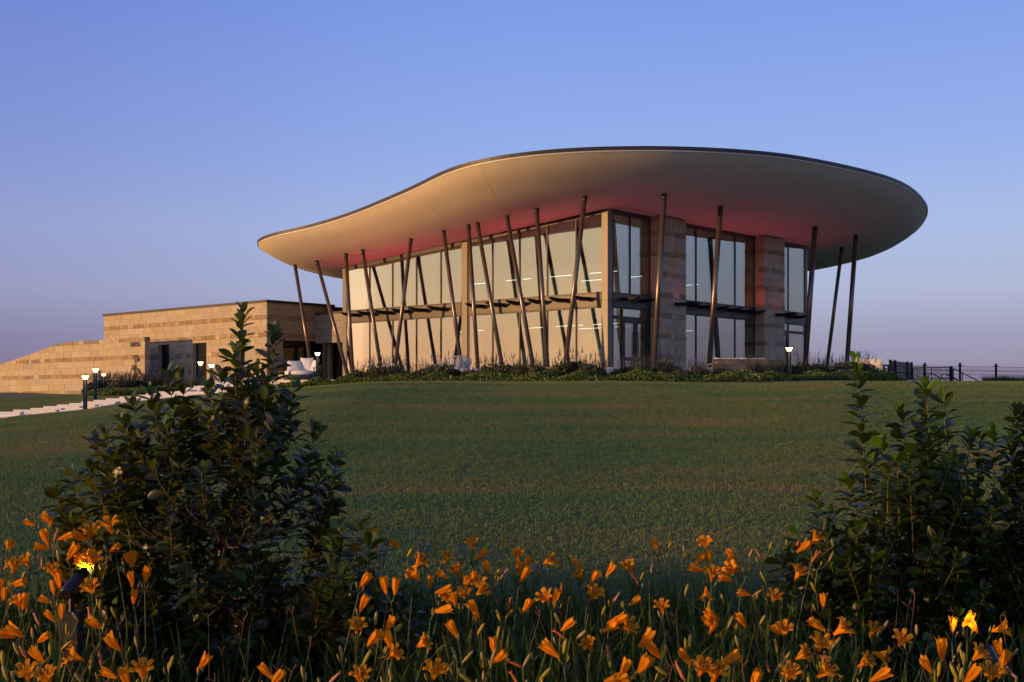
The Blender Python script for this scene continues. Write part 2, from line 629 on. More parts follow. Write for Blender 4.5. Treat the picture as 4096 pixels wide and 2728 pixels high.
# grass blades: tufts instanced over the lawn in view
def grass_field(name, pts_poly_fn, density, seed, blade_h, xr, yr, step):
    xs = np.arange(xr[0], xr[1] + 1e-6, step)
    ys = np.arange(yr[0], yr[1] + 1e-6, step)
    vid, verts, faces = {}, [], []

    def vert(i, j):
        if (i, j) not in vid:
            vid[(i, j)] = len(verts)
            verts.append((xs[i], ys[j], gz(xs[i], ys[j])))
        return vid[(i, j)]
    for j in range(len(ys) - 1):
        for i in range(len(xs) - 1):
            if pts_poly_fn(xs[i] + step / 2, ys[j] + step / 2):
                faces.append((vert(i, j), vert(i + 1, j), vert(i + 1, j + 1), vert(i, j + 1)))
    me = np_mesh(name, verts, faces, M['grass'])
    o = link(name, me)
    tag(o, kind='stuff')
    ng = bpy.data.node_groups.new(name + '_nodes', 'GeometryNodeTree')
    ng.interface.new_socket('Geometry', in_out='INPUT', socket_type='NodeSocketGeometry')
    ng.interface.new_socket('Geometry', in_out='OUTPUT', socket_type='NodeSocketGeometry')
    N, L = ng.nodes.new, ng.links.new
    gi, go = N('NodeGroupInput'), N('NodeGroupOutput')
    di = N('GeometryNodeDistributePointsOnFaces')
    di.inputs['Density'].default_value = density
    di.inputs['Seed'].default_value = seed
    L(gi.outputs[0], di.inputs['Mesh'])
    jn = N('GeometryNodeJoinGeometry')
    rg = random.Random(seed)
    for k in range(9):
        cn = N('GeometryNodeMeshCone')
        cn.fill_type = 'NONE'
        cn.inputs['Vertices'].default_value = 3
        cn.inputs['Radius Top'].default_value = .0004
        cn.inputs['Radius Bottom'].default_value = .0030
        cn.inputs['Depth'].default_value = blade_h * rg.uniform(.6, 1.2)
        tf = N('GeometryNodeTransform')
        a, d = rg.uniform(0, 6.28), rg.uniform(.0, .045)
        tf.inputs['Translation'].default_value = (d * math.cos(a), d * math.sin(a), -.008)
        tl = rg.uniform(.25, .95)
        tf.inputs['Rotation'].default_value = (tl * math.cos(a + rg.uniform(-1, 1)), tl * math.sin(a), rg.uniform(0, 6.28))
        L(cn.outputs['Mesh'], tf.inputs['Geometry'])
        L(tf.outputs[0], jn.inputs[0])
    sm = N('GeometryNodeSetMaterial')
    sm.inputs['Material'].default_value = M['grass']
    L(jn.outputs[0], sm.inputs['Geometry'])
    ip = N('GeometryNodeInstanceOnPoints')
    L(di.outputs['Points'], ip.inputs['Points'])
    L(sm.outputs[0], ip.inputs['Instance'])
    rv = N('FunctionNodeRandomValue')
    rv.data_type = 'FLOAT_VECTOR'
    rv.inputs[0].default_value = (-.15, -.15, 0)
    rv.inputs[1].default_value = (.15, .15, 6.283)
    L(rv.outputs[0], ip.inputs['Rotation'])
    rs = N('FunctionNodeRandomValue')
    rs.data_type = 'FLOAT'
    rs.inputs[2].default_value = .6
    rs.inputs[3].default_value = 1.45
    L(rs.outputs[1], ip.inputs['Scale'])
    L(ip.outputs[0], go.inputs[0])
    md = o.modifiers.new('blades', 'NODES')
    md.node_group = ng
    return o


# front edge of the planting bed (lawn side)
BED_F = [(-9.6, 46.4), (-7.2, 44.9), (-5.0, 43.4), (-3.3, 42.2), (-.6, 40.2), (2.0, 38.7), (4.9, 37.7), (7.9, 37.6), (10.4, 38.8), (12.2, 40.3), (13.8, 42.3)]
BED_B = [(-9.2, 47.2), (-7.0, 46.6), (-4.6, 45.6), (-2.4, 44.4), (0.2, 43.0), (2.6, 42.0), (5.2, 41.6), (8.0, 41.9), (10.4, 43.0), (12.4, 44.4), (14.0, 45.6)]
_bfx = [p[0] for p in BED_F]
_bfy = [p[1] for p in BED_F]
_bbx = [p[0] for p in BED_B]
_bby = [p[1] for p in BED_B]
# path centre line: Y -> (left X, right X, top Z)
PTH_Y = [34.0, 35.5, 38.0, 42.3, 45.0, 48.2]
PTH_L = [-18.4, -17.2, -15.35, -14.1, -12.9, -11.6]
PTH_R = [-15.6, -14.4, -12.8, -11.7, -10.7, -9.4]
PTH_Z = [-.68, -.56, -.31, .03, .30, .70]


def on_lawn(x, y):
    if abs(x) > .43 * y + 6:
        return False
    if y > 38 and x > 14.5:
        return y < 43 or x > 20.5
    if x > -9.4 and x < 14 and y > np.interp(x, _bfx, _bfy) + .05:
        return False
    if 34 < y < 48.2:
        l, r = np.interp(y, PTH_Y, PTH_L), np.interp(y, PTH_Y, PTH_R)
        if l + .1 < x < r - .1:
            return False
    if x <= -9.4 and y > 47:
        return x < -14 and y < 57.5
    return True


grass_field('near_lawn_grass', lambda x, y: on_lawn(x, y) and y < 18, 640, 3, .040, (-14, 14), (9.6, 18), .25)
grass_field('mid_lawn_grass', lambda x, y: on_lawn(x, y) and 17.5 <= y < 30, 500, 4, .046, (-19, 19), (17.5, 30), .5)
grass_field('far_lawn_grass', lambda x, y: on_lawn(x, y) and y >= 29, 300, 5, .058, (-32, 28), (29, 62), .5)

# ------------------------------------------------------------------ planting bed, terrace, path
mb = MB()
NB = 60
tb = np.linspace(0, 1, NB)


def poly_at(P, t):
    x = np.interp(t, np.linspace(0, 1, len(P)), [p[0] for p in P])
    y = np.interp(t, np.linspace(0, 1, len(P)), [p[1] for p in P])
    return x, y


fx, fy = poly_at(BED_F, tb)
bx_, by_ = poly_at(BED_B, tb)
ROW = 8
bv = []
for i in range(NB):
    for j in range(ROW):
        s = j / (ROW - 1)
        x, y = fx[i] * (1 - s) + bx_[i] * s, fy[i] * (1 - s) + by_[i] * s
        bv.append((x, y, gz(x, y) + .03 + .06 * math.sin(math.pi * min(s * 3, 1)) * (1 if 0 < j else 0)))
bf = [(i * ROW + j, (i + 1) * ROW + j, (i + 1) * ROW + j + 1, i * ROW + j + 1) for i in range(NB - 1) for j in range(ROW - 1)]
tag(link('planting_bed', np_mesh('planting_bed', bv, bf, M['mulch'], smooth=True)), kind='structure')

TERR_Z = .78
TERR = [(-12.0, 48.2), (-9.2, 47.9), (-8.6, 47.2), (-7.0, 46.6), (-4.6, 45.6), (-2.4, 44.4), (0.2, 43.0), (2.6, 42.0), (5.2, 41.6), (8.0, 41.9), (10.4, 43.0),
        (12.4, 44.4), (14.0, 45.6), (17.0, 49), (19.5, 55), (19.5, 63), (15, 66), (-4, 66), (-10, 66), (-13.2, 63), (-13.6, 56)]
mb = MB()
nT = len(TERR)
mb.add([(x, y, TERR_Z) for x, y in TERR], [tuple(range(nT))])
mb.add([(x, y, TERR_Z) for x, y in TERR] + [(x, y, TERR_Z - .7) for x, y in TERR], [(i, i + nT, (i + 1) % nT + nT, (i + 1) % nT) for i in range(nT)])
tag(mb.build('terrace', M['paving']), kind='structure')

steps = empty('garden_steps', (-13, 40, 0))
tag(steps, kind='structure')
i = 0
y = 34.0
while y < 48.1:
    l, r = float(np.interp(y, PTH_Y, PTH_L)), float(np.interp(y, PTH_Y, PTH_R))
    zt = float(np.interp(y + .3, PTH_Y, PTH_Z))
    cut = l + (r - l) * rng.uniform(.35, .65)
    for a, b in ((l, cut - .06), (cut + .06, r)):
        m = MB()
        dy = rng.uniform(-.05, .05)
        m.bbox(a + 13, b + 13, y - 40 + dy, y + .60 - 40 + dy, zt - .30, zt + rng.uniform(-.006, .006), .012)
        m.build('step_slab', M['step_stone'], steps)
    y += .635
    i += 1

# pale edging strips
mb = MB()
for (p, q) in (((8.1, 37.45), (10.9, 38.7)), ((14.2, 36.6), (17.5, 35.3))):
    p, q = Vector((*p, 0)), Vector((*q, 0))
    n = 8
    sd = Vector((-(q - p).y, (q - p).x, 0)).normalized() * .05
    for k in range(n):
        a, b = p.lerp(q, k / n), p.lerp(q, (k + 1) / n)
        vs = []
        for c in (a, b):
            for s in (-1, 1):
                for zz in (-.1, .022):
                    vs.append((c.x + s * sd.x, c.y + s * sd.y, gz(c.x, c.y) + zz))
        mb.add(vs, [(1, 3, 7, 5), (0, 1, 5, 4), (2, 6, 7, 3), (0, 2, 3, 1), (4, 5, 7, 6)])
tag(mb.build('lawn_edging', M['paving']), kind='structure')

# ------------------------------------------------------------------ pavilion frame
A0 = Vector((3.776, 48.0, TERR_Z + .02))
E2 = Vector((.663, .7487, 0)).normalized()
E1 = Vector((-E2.y, E2.x, 0))
ROT = math.atan2(E2.y, E2.x)
PA, PB = .0596, -.04785
PC = 7.54 - PA * 3.776 - PB * 48


def plane_z(x, y):
    return PC + PA * x + PB * y


def loc_w(x, y, z=0.0):
    return A0 + E2 * x + E1 * y + Vector((0, 0, z))


def w_loc(p):
    d = Vector((p[0], p[1], p[2])) - A0
    return Vector((d.dot(E2), d.dot(E1), d.z))


def ceil_l(x, y):
    """soffit height in the pavilion's own frame"""
    p = loc_w(x, y)
    return plane_z(p.x, p.y) - A0.z


pav = empty('glass_pavilion', A0, ROT)
tag(pav, 'two storey glass pavilion with swooping cream roof on slanted bronze columns', 'building')

# roof outline from its silhouette
RISE = 1.12
EDGE_PX = [(1025, 971), (1044, 948), (1130, 922), (1218, 905), (1392, 853), (1531, 797), (1636, 752), (1714, 714), (1792, 675), (1914, 638), (2088, 609),
           (2262, 593), (2436, 586), (2610, 584), (2784, 588), (2958, 597), (3132, 614), (3306, 644), (3480, 684), (3584, 722), (3654, 766), (3697, 818),
           (3708, 853), (3690, 896), (3645, 940), (3567, 980), (3480, 1004), (3393, 1023), (3264, 1044)]
OUT = []
for k, (u, v) in enumerate(EDGE_PX):
    p, q = (u - CX) / F_PX, (HZ - v) / F_PX
    Y = (PC + RISE + .18 * min(1, max(0, 22 - k) / 4)) / (q - PA * p - PB)
    OUT.append((p * Y, Y))
OUT += [(13.5, 75.5), (8, 78.5), (1.5, 78.5), (-4, 75.5), (-7.5, 71.0)]
for u, v in [(1375, 1090), (1288, 1077), (1183, 1058), (1114, 1035), (1061, 1009), (1033, 990)]:
    p, q = (u - CX) / F_PX, (HZ - v) / F_PX
    Y = (PC + RISE) / (q - PA * p - PB)
    OUT.append((p * Y, Y))


def catmull(P, per=8):
    out = []
    n = len(P)
    for i in range(n):
        p0, p1, p2, p3 = [np.array(P[(i + k - 1) % n]) for k in range(4)]
        for j in range(per):
            t = j / per
            out.append(.5 * ((2 * p1) + (-p0 + p2) * t + (2 * p0 - 5 * p1 + 4 * p2 - p3) * t * t + (-p0 + 3 * p1 - 3 * p2 + p3) * t ** 3))
    return np.array(out)


OUTC = catmull(OUT, 8)
seg = np.r_[0, np.cumsum(np.linalg.norm(np.diff(np.vstack([OUTC, OUTC[:1]]), axis=0), axis=1))]
NE = 260
tt = np.linspace(0, seg[-1], NE, endpoint=False)
closed = np.vstack([OUTC, OUTC[:1]])
EDGE = np.stack([np.interp(tt, seg, closed[:, 0]), np.interp(tt, seg, closed[:, 1])], 1)
for _ in range(6):
    EDGE = .5 * EDGE + .25 * (np.roll(EDGE, 1, 0) + np.roll(EDGE, -1, 0))
RW = 6.2


def rise_at(P):
    d = np.sqrt(((P[:, None, :] - EDGE[None]) ** 2).sum(-1)).min(1)
    return RISE * np.clip(1 - d / RW, 0, 1) ** 4.3


CEN = np.array([3.0, 58.0])
rr = np.array([1, .985, .965, .94, .91, .88, .85, .81, .77, .73, .69, .64, .58, .5, .4, .28, .14])
RG = np.array([CEN + (EDGE - CEN) * r for r in rr])          # (nr, NE, 2)
ZR = np.array([rise_at(RG[k]) if k else np.full(NE, RISE) for k in range(len(rr))])
for _ in range(14):
    Zs = ZR.copy()
    Zs[1:-1] = .4 * ZR[1:-1] + .15 * (ZR[:-2] + ZR[2:]) + .15 * (np.roll(ZR[1:-1], 1, 1) + np.roll(ZR[1:-1], -1, 1))
    Zs[1:3] = ZR[1:3] * .7 + Zs[1:3] * .3
    ZR = Zs
ZW = ZR + plane_z(RG[..., 0], RG[..., 1])


def soffit_z(x, y):
    return plane_z(x, y) + float(rise_at(np.array([[x, y]]))[0])


def to_local(arr):
    d = arr - np.array(A0)
    return np.stack([d @ np.array(E2), d @ np.array(E1), d[:, 2]], 1)


roof = empty('roof', (0, 0, 0))
roof.parent = pav
nr = len(rr)
V3 = np.concatenate([RG.reshape(-1, 2), ZW.reshape(-1, 1)], 1)
V3 = np.vstack([V3, [[CEN[0], CEN[1], plane_z(*CEN)]]])
fs = []
for k in range(nr - 1):
    for i in range(NE):
        j = (i + 1) % NE
        fs.append((k * NE + i, k * NE + j, (k + 1) * NE + j, (k + 1) * NE + i))
sof = MB()
sof.v = [tuple(p) for p in to_local(V3)]
sof.f = fs + [((nr - 1) * NE + i, (nr - 1) * NE + (i + 1) % NE, nr * NE) for i in range(NE)]
sof.m = [0] * len(sof.f)
sof.build('soffit', M['plaster'], roof, smooth=True)
nrm = np.roll(EDGE, -1, 0) - np.roll(EDGE, 1, 0)
nrm = np.stack([nrm[:, 1], -nrm[:, 0]], 1)
nrm /= np.linalg.norm(nrm, axis=1)[:, None]
if ((EDGE + nrm - CEN) ** 2).sum() < ((EDGE - CEN) ** 2).sum():
    nrm = -nrm


def band(name, prof, material):
    """closed band round the roof edge; prof: list of (outset, height above edge)"""
    rows = []
    for o_, h in prof:
        P = EDGE + nrm * o_
        rows.append(np.concatenate([P, (ZW[0] + h)[:, None]], 1))
    m = MB()
    m.v = [tuple(p) for r_ in rows for p in to_local(r_)]
    for k in range(len(rows) - 1):
        for i in range(NE):
            j = (i + 1) % NE
            m.f.append((k * NE + i, k * NE + j, (k + 1) * NE + j, (k + 1) * NE + i))
    m.m = [0] * len(m.f)
    m.build(name, material, roof, smooth=False)


band('edge_trim', [(-.01, -.004), (.02, -.004), (.02, .05), (.0, .05)], M['lip'])
band('fascia', [(.0, .052), (.055, .052), (.06, .175), (-.10, .21)], M['fascia'])
TOP = np.concatenate([EDGE - nrm * .10, (ZW[0] + .21)[:, None]], 1)
m = MB()
m.v = [tuple(p) for p in to_local(np.vstack([TOP, [[CEN[0], CEN[1], plane_z(*CEN) + RISE + .5]]]))]
m.f = [(i, (i + 1) % NE, NE) for i in range(NE)]
m.m = [0] * NE
m.build('roof_membrane', M['lip'], roof)
# control joints running in from the roof edge
for (u, v) in ((1180, 908), (1360, 862), (1655, 740), (1930, 634)):
    d = [abs(proj((EDGE[i][0], EDGE[i][1], ZW[0][i]))[0] - u) + abs(proj((EDGE[i][0], EDGE[i][1], ZW[0][i]))[1] - v) for i in range(NE)]
    i0 = int(np.argmin(d))
    path = []
    for k in range(0, 11):
        x, y = RG[k][i0]
        path.append(to_local(np.array([[x, y, ZW[k][i0] + .001]]))[0])
    m = MB()
    m.tube(path, .0045, 4)
    m.build('soffit_joint', M['joint'], roof)

# floors and interior
XR, YL = 16.3, 15.9
m = MB()
m.box(.05, XR - .05, .05, YL - .05, -.35, 0)
m.build('ground_floor', M['inner_floor'], pav)
m = MB()
m.box(.32, XR - .3, .32, YL - .3, 2.98, 3.36)
m.build('upper_floor', M['inner_wall'], pav)
for nm, (x0, x1, y0, y1) in {'back_wall': (.1, XR, YL - .25, YL), 'end_wall': (XR - .22, XR, .1, YL - .26)}.items():
    m = MB()
    vs, n = [], 10
    for (x, y) in ((x0, y0), (x1, y0), (x1, y1), (x0, y1)):
        vs.append((x, y, -.3))
    for (x, y) in ((x0, y0), (x1, y0), (x1, y1), (x0, y1)):
        vs.append((x, y, ceil_l(x, y) - .01))
    m.add(vs, [(0, 3, 2, 1), (4, 5, 6, 7), (0, 1, 5, 4), (1, 2, 6, 5), (2, 3, 7, 6), (3, 0, 4, 7)])
    m.build(nm, M['panel'], pav)
for z0, z1 in ((.0, 2.97), (3.37, 5.5)):
    m = MB()
    m.box(6.2, 12.4, 5.6, 11.0, z0, z1)
    m.build('core_wall', M['inner_wall'], pav)
m = MB()
m.box(3.2, 3.35, 1.0, 4.0, 0, 2.1)
m.build('display_partition', M['inner_wall'], pav)
for (x0, x1, y0, y1, h) in ((2.4, 2.5, 1.2, 2.1, 1.5), (2.9, 3.0, 4.6, 5.2, 1.3), (4.2, 4.3, 5.9, 8.2, 2.3), (3.0, 3.1, 9.6, 11.2, 2.0), (6.6, 8.4, 2.2, 2.3, 2.1), (9.0, 10.4, 3.0, 3.1, 1.6)):
    m = MB()
    m.box(x0, x1, y0, y1, 0, h)
    m.build('display_partition', M['inner_wall'], pav)
for (x, y) in ((1.9, 2.6), (2.2, 7.2), (2.0, 11.8), (7.4, 1.6), (9.2, 1.4)):
    m = MB()
    m.bbox(x - .7, x + .7, y - .4, y + .4, .70, .74, .01)
    for sx in (-.6, .6):
        for sy in (-.3, .3):
            m.box(x + sx - .03, x + sx + .03, y + sy - .03, y + sy + .03, .002, .699)
    m.build('table', M['teak'], pav)

GL_IN = .015     # glass sits this far behind the frame face
SP0, SP1 = 2.93, 3.42


def facade_box(mb_, side, a0, a1, d0, d1, z0, z1):
    """box on a facade: side 'L' runs along local y (face x=0, outward -x); 'R' along local x (face y=0, outward -y). d = depth inward"""
    if side == 'L':
        mb_.box(d0, d1, a0, a1, z0, z1)
    else:
        mb_.box(a0, a1, d0, d1, z0, z1)


def top_at(side, a):
    return ceil_l(0, a) if side == 'L' else ceil_l(a, 0)


def pane(side, a0, a1, z0, z1a, z1b, name='window_pane', glass=None, parent=None, d=GL_IN):
    m = MB()
    if side == 'L':
        q = lambda a, dd, z: (dd, a, z)
    else:
        q = lambda a, dd, z: (a, dd, z)
    e = [rng.uniform(0, .005) for _ in range(4)]
    vs = [q(a0, d + e[0], z0), q(a1, d + e[1], z0), q(a1, d + e[1] + .024, z0), q(a0, d + e[0] + .024, z0),
          q(a0, d + e[2], z1a), q(a1, d + e[3], z1b), q(a1, d + e[3] + .024, z1b), q(a0, d + e[2] + .024, z1a)]
    fsx = [(0, 3, 2, 1), (4, 5, 6, 7), (0, 1, 5, 4), (1, 2, 6, 5), (2, 3, 7, 6), (3, 0, 4, 7)]
    m.add(vs, fsx)
    return m.build(name, glass or M['glass'], parent or pav)


def mullion(side, a, z0, z1, w=.055, name='mullion', proud=.015, mt=None):
    m = MB()
    facade_box(m, side, a - w / 2, a + w / 2, -proud, .16, z0, z1)
    return m.build(name, mt or M['frame'], pav)


# corner, end and mid posts (square, clad)
def post(x0, x1, y0, y1, z1, name='corner_post', mt=None):
    m = MB()
    m.bbox(x0, x1, y0, y1, -.3, z1, .012)
    return m.build(name, mt or M['panel'], pav)


post(-.02, .30, -.02, .30, ceil_l(.15, .15) - .02)
m = MB()
m.box(-.025, .305, -.025, .305, 3.14, 3.155)
m.build('post_joint', M['frame'], pav)
post(-.02, .28, 15.62, 15.92, ceil_l(.15, 15.75) - .02)
post(-.03, .24, 7.62, 7.98, ceil_l(0, 7.8) - .05, 'facade_post')
mullion('L', 7.54, -.02, ceil_l(0, 7.5) - .05, .14, proud=-.02)

# left facade
LM = [.31, 1.6, 3.11, 4.62, 6.16, 7.5]
LM2 = [8.0, 9.28, 10.84, 12.42, 14.0, 15.62]
for lst in (LM, LM2):
    for k in range(len(lst) - 1):
        a, b = lst[k], lst[k + 1]
        pane('L', a, b, .05, SP0 - .06, SP0 - .06)
        pane('L', a, b, SP1 + .06, top_at('L', a) - .02, top_at('L', b) - .02)
        if k:
            mullion('L', a, .0, SP0 - .001)
            mullion('L', a, SP1 + .001, top_at('L', a) - .03)
    for z0, z1, nm in ((SP0 - .07, SP0, 'transom'), (SP1, SP1 + .07, 'transom'), (0, .1, 'sill')):
        m = MB()
        facade_box(m, 'L', lst[0], lst[-1], -.035, .15, z0, z1)
        m.build(nm, M['frame'], pav)
    m = MB()
    facade_box(m, 'L', lst[0], lst[-1], -.05, .3, SP0 + .002, SP1 - .002)
    m.build('spandrel_panel', M['spandrel'], pav)
    m = MB()
    a, b = lst[0], lst[-1]
    za, zb = top_at('L', a), top_at('L', b)
    m.add([(-.035, a, za - .16), (-.035, b, zb - .16), (.15, b, zb - .16), (.15, a, za - .16), (-.035, a, za + .02), (-.035, b, zb + .02), (.15, b, zb + .02), (.15, a, za + .02)],
          [(0, 3, 2, 1), (4, 5, 6, 7), (0, 1, 5, 4), (1, 2, 6, 5), (2, 3, 7, 6), (3, 0, 4, 7)])
    m.build('head_frame', M['frame'], pav)

# right facade
HD = 2.42
RB = [([.31, 1.5, 2.9], 'door'), ([4.82, 6.35, 8.0, 9.56, 11.28], 'plain'), ([13.2, 14.45, 16.12], 'door2')]
for lst, kind in RB:
    a0, a1 = lst[0], lst[-1]
    for k in range(len(lst) - 1):
        a, b = lst[k], lst[k + 1]
        pane('R', a, b, SP1 + .06, top_at('R', a) - .02, top_at('R', b) - .02)
        if k:
            mullion('R', a, SP1 + .001, top_at('R', a) - .03)
        if kind == 'plain':
            pane('R', a, b, .05, SP0 - .06, SP0 - .06)
            if k:
                mullion('R', a, 0, SP0 - .001)
    for z0, z1, nm in ((SP0 - .07, SP0, 'transom'), (SP1, SP1 + .07, 'transom'), (0, .1, 'sill')):
        m = MB()
        facade_box(m, 'R', a0, a1, -.035, .15, z0, z1)
        m.build(nm, M['frame'], pav)
    m = MB()
    facade_box(m, 'R', a0, a1, -.05, .3, SP0 + .002, SP1 - .002)
    m.build('spandrel_panel', M['spandrel'], pav)
    m = MB()
    za, zb = top_at('R', a0), top_at('R', a1)
    m.add([(a0, -.035, za - .16), (a1, -.035, zb - .16), (a1, .15, zb - .16), (a0, .15, za - .16), (a0, -.035, za + .02), (a1, -.035, zb + .02), (a1, .15, zb + .02), (a0, .15, za + .02)],
          [(0, 1, 2, 3), (4, 7, 6, 5), (0, 4, 5, 1), (1, 5, 6, 2), (2, 6, 7, 3), (3, 7, 4, 0)])
    m.build('head_frame', M['frame'], pav)
    for e in (a0 + .03, a1 - .03):
        mullion('R', e, 0, top_at('R', e) - .05)
post(16.12, 16.34, -.02, .3, ceil_l(16.2, 0) - .02, 'end_post')


def door_leaf(x0, x1, hinge_left):
    d = MB()
    for (a, b, z0, z1) in ((x0, x0 + .11, .02, HD), (x1 - .11, x1, .02, HD), (x0 + .11, x1 - .11, .02, .30), (x0 + .11, x1 - .11, HD - .12, HD), (x0 + .11, x1 - .11, .78, .92)):
        d.box(a, b, -.02, .05, z0, z1)
    dr = d.build('door', M['frame'], pav)
    for z0, z1 in ((.30, .78), (.92, HD - .12)):
        pane('R', x0 + .11, x1 - .11, z0, z1, z1, 'door_pane', M['dark_glass'], dr, .01)
    h = MB()
    hx = (x1 - .07) if hinge_left else (x0 + .07)
    h.tube([(hx, -.09, .75), (hx, -.09, 1.95)], .017, 8)
    for zz in (.85, 1.85):
        h.tube([(hx, -.09, zz), (hx, -.02, zz)], .011, 6)
    h.build('door_handle', M['black'], dr)


door_leaf(1.02, 1.86, True)
door_leaf(1.88, 2.72, False)
for (a, b) in ((.35, .95), (.99, 2.75)):
    pane('R', a, b, HD + .14, SP0 - .06, SP0 - .06, 'transom_pane')
pane('R', .35, .95, .1, HD + .02, HD + .02)
for (a, b, z0, z1) in ((.34, 2.86, HD + .02, HD + .13),):
    m = MB()
    facade_box(m, 'R', a, b, -.03, .14, z0, z1)
    m.build('door_header', M['frame'], pav)
mullion('R', .97, 0, SP0 - .01)
mullion('R', 2.80, 0, SP0 - .01, .12)
door_leaf(13.52, 14.36, True)
pane('R', 14.5, 16.1, .1, HD, HD)
pane('R', 13.3, 14.42, HD + .14, SP0 - .06, SP0 - .06, 'transom_pane')
pane('R', 14.5, 16.1, HD + .14, SP0 - .06, SP0 - .06, 'transom_pane')
m = MB()
facade_box(m, 'R', 13.26, 16.1, -.03, .14, HD + .02, HD + .13)
m.build('door_header', M['frame'], pav)
mullion('R', 14.45, 0, SP0 - .01, .08)
mullion('R', 13.42, 0, HD, .16)
m = MB()
m.box(14.9, 16.1, .0, .3, -.3, .0)

# ------------------------------------------------------------------ stones
stone_no = [0]


def stone_mesh(w, h, d, rough):
    """a stone lying in x (0..w), z (0..h), face towards -y, d deep, arrised face"""
    c = .006
    j = (lambda: rng.uniform(-.006, .006)) if rough else (lambda: 0.0)
    pr = [rng.uniform(.0, .022) if rough else rng.uniform(0, .004) for _ in range(4)]
    o = [(0, 0), (w, 0), (w, h), (0, h)]
    i_ = [(c, c), (w - c, c), (w - c, h - c), (c, h - c)]
    vs = [(x, d, z) for x, z in o] + [(x + j(), .010, z + j()) for x, z in o] + [(x, -pr[k], z) for k, (x, z) in enumerate(i_)]
    fs_ = [(8, 9, 10, 11)]
    for k in range(4):
        n_ = (k + 1) % 4
        fs_.append((4 + k, 4 + n_, 8 + n_, 8 + k))
        fs_.append((k, n_, 4 + n_, 4 + k))
    return vs, fs_


def add_stone(parent, x, z, w, h, d, y, kind, rotz=0, zr=None):
    """zr: height at the right end (for sloping tops)"""
    rough = kind != 'stone'
    vs, fs_ = stone_mesh(w, h, d, rough)
    if zr is not None:
        vs = [(vx, vy, vz * ((h + (zr - h) * vx / w) / h)) for vx, vy, vz in vs]
    m = MB()
    m.add(vs, fs_)
    o = m.build('stone', M[kind], parent)
    o.location = (x, y, z)
    o.rotation_euler = (0, 0, rotz)
    return o


def rect_minus(r, holes):
    out = [r]
    for (hx0, hx1, hz0, hz1) in holes:
        nxt = []
        for (x0, x1, z0, z1) in out:
            if hx1 <= x0 or hx0 >= x1 or hz1 <= z0 or hz0 >= z1:
                nxt.append((x0, x1, z0, z1))
                continue
            if x0 < hx0:
                nxt.append((x0, hx0, z0, z1))
            if hx1 < x1:
                nxt.append((hx1, x1, z0, z1))
            xa, xb = max(x0, hx0), min(x1, hx1)
            if z1 > hz1:
                nxt.append((xa, xb, hz1, z1))
            if z0 < hz0:
                nxt.append((xa, xb, z0, hz0))
        out = nxt
    return [q for q in out if q[1] - q[0] > .04 and q[3] - q[2] > .03]


def courses(anchor, zmin, zmax, hr, hs):
    """rough course with its bottom at anchor, then two smooth courses; repeated up and down"""
    per = hr + 2 * hs
    k0 = math.floor((zmin - anchor) / per) - 1
    out = []
    for k in range(k0, k0 + 60):
        b = anchor + k * per
        for z0, z1, ro in ((b, b + hr, True), (b + hr, b + hr + hs, False), (b + hr + hs, b + per, False)):
            a_, b_ = max(z0, zmin), min(z1, zmax)
            if b_ - a_ > .05:
                out.append((a_, b_, ro))
    return out


def stone_face(parent, length, zmin, zmax, anchor, y=0.0, d=.10, holes=(), top=None, hr=.20, hs=.325, ls=(.5, .95), lr=(.3, .6), x_off=0.0, rotz=0.0, base=None, gap=.009):
    """stones over a face lying along +x of parent (or rotated)"""
    ca, sa = math.cos(rotz), math.sin(rotz)
    for z0, z1, ro in courses(anchor, zmin, zmax, hr, hs):
        x = 0.0
        first = True
        while x < length - 1e-6:
            w = rng.uniform(*(lr if ro else ls))
            if first:
                w *= rng.uniform(.45, 1.0)
                first = False
            if length - (x + w) < .22:
                w = length - x
            for (a, b, p, q) in rect_minus((x, x + w, z0, z1), holes):
                zt_l = zt_r = None
                if top is not None:
                    tl, tr_ = top(a), top(b)
                    if max(tl, tr_) <= p + .05:
                        continue
                    if min(tl, tr_) < q:
                        zt_l, zt_r = max(min(q, tl), p + .02), max(min(q, tr_), p + .02)
                kd = ('pale_stone' if rng.random() < .13 else 'rough_stone') if ro else 'stone'
                g = gap / 2
                xa, w_ = a + g, (b - a) - gap
                py = y + (rng.uniform(-.012, .0) if ro else rng.uniform(-.003, .002))
                hh = (zt_l - p - g) if zt_l is not None else (q - p - gap)
                zr = (zt_r - p - g) if zt_r is not None else None
                px, pyy = x_off * 1.0 + ca * xa - sa * py, sa * xa + ca * py
                add_stone(parent, px, p + g, w_, hh, d, 0, kd, rotz, zr).location = (px, pyy, p + g)
            x += w


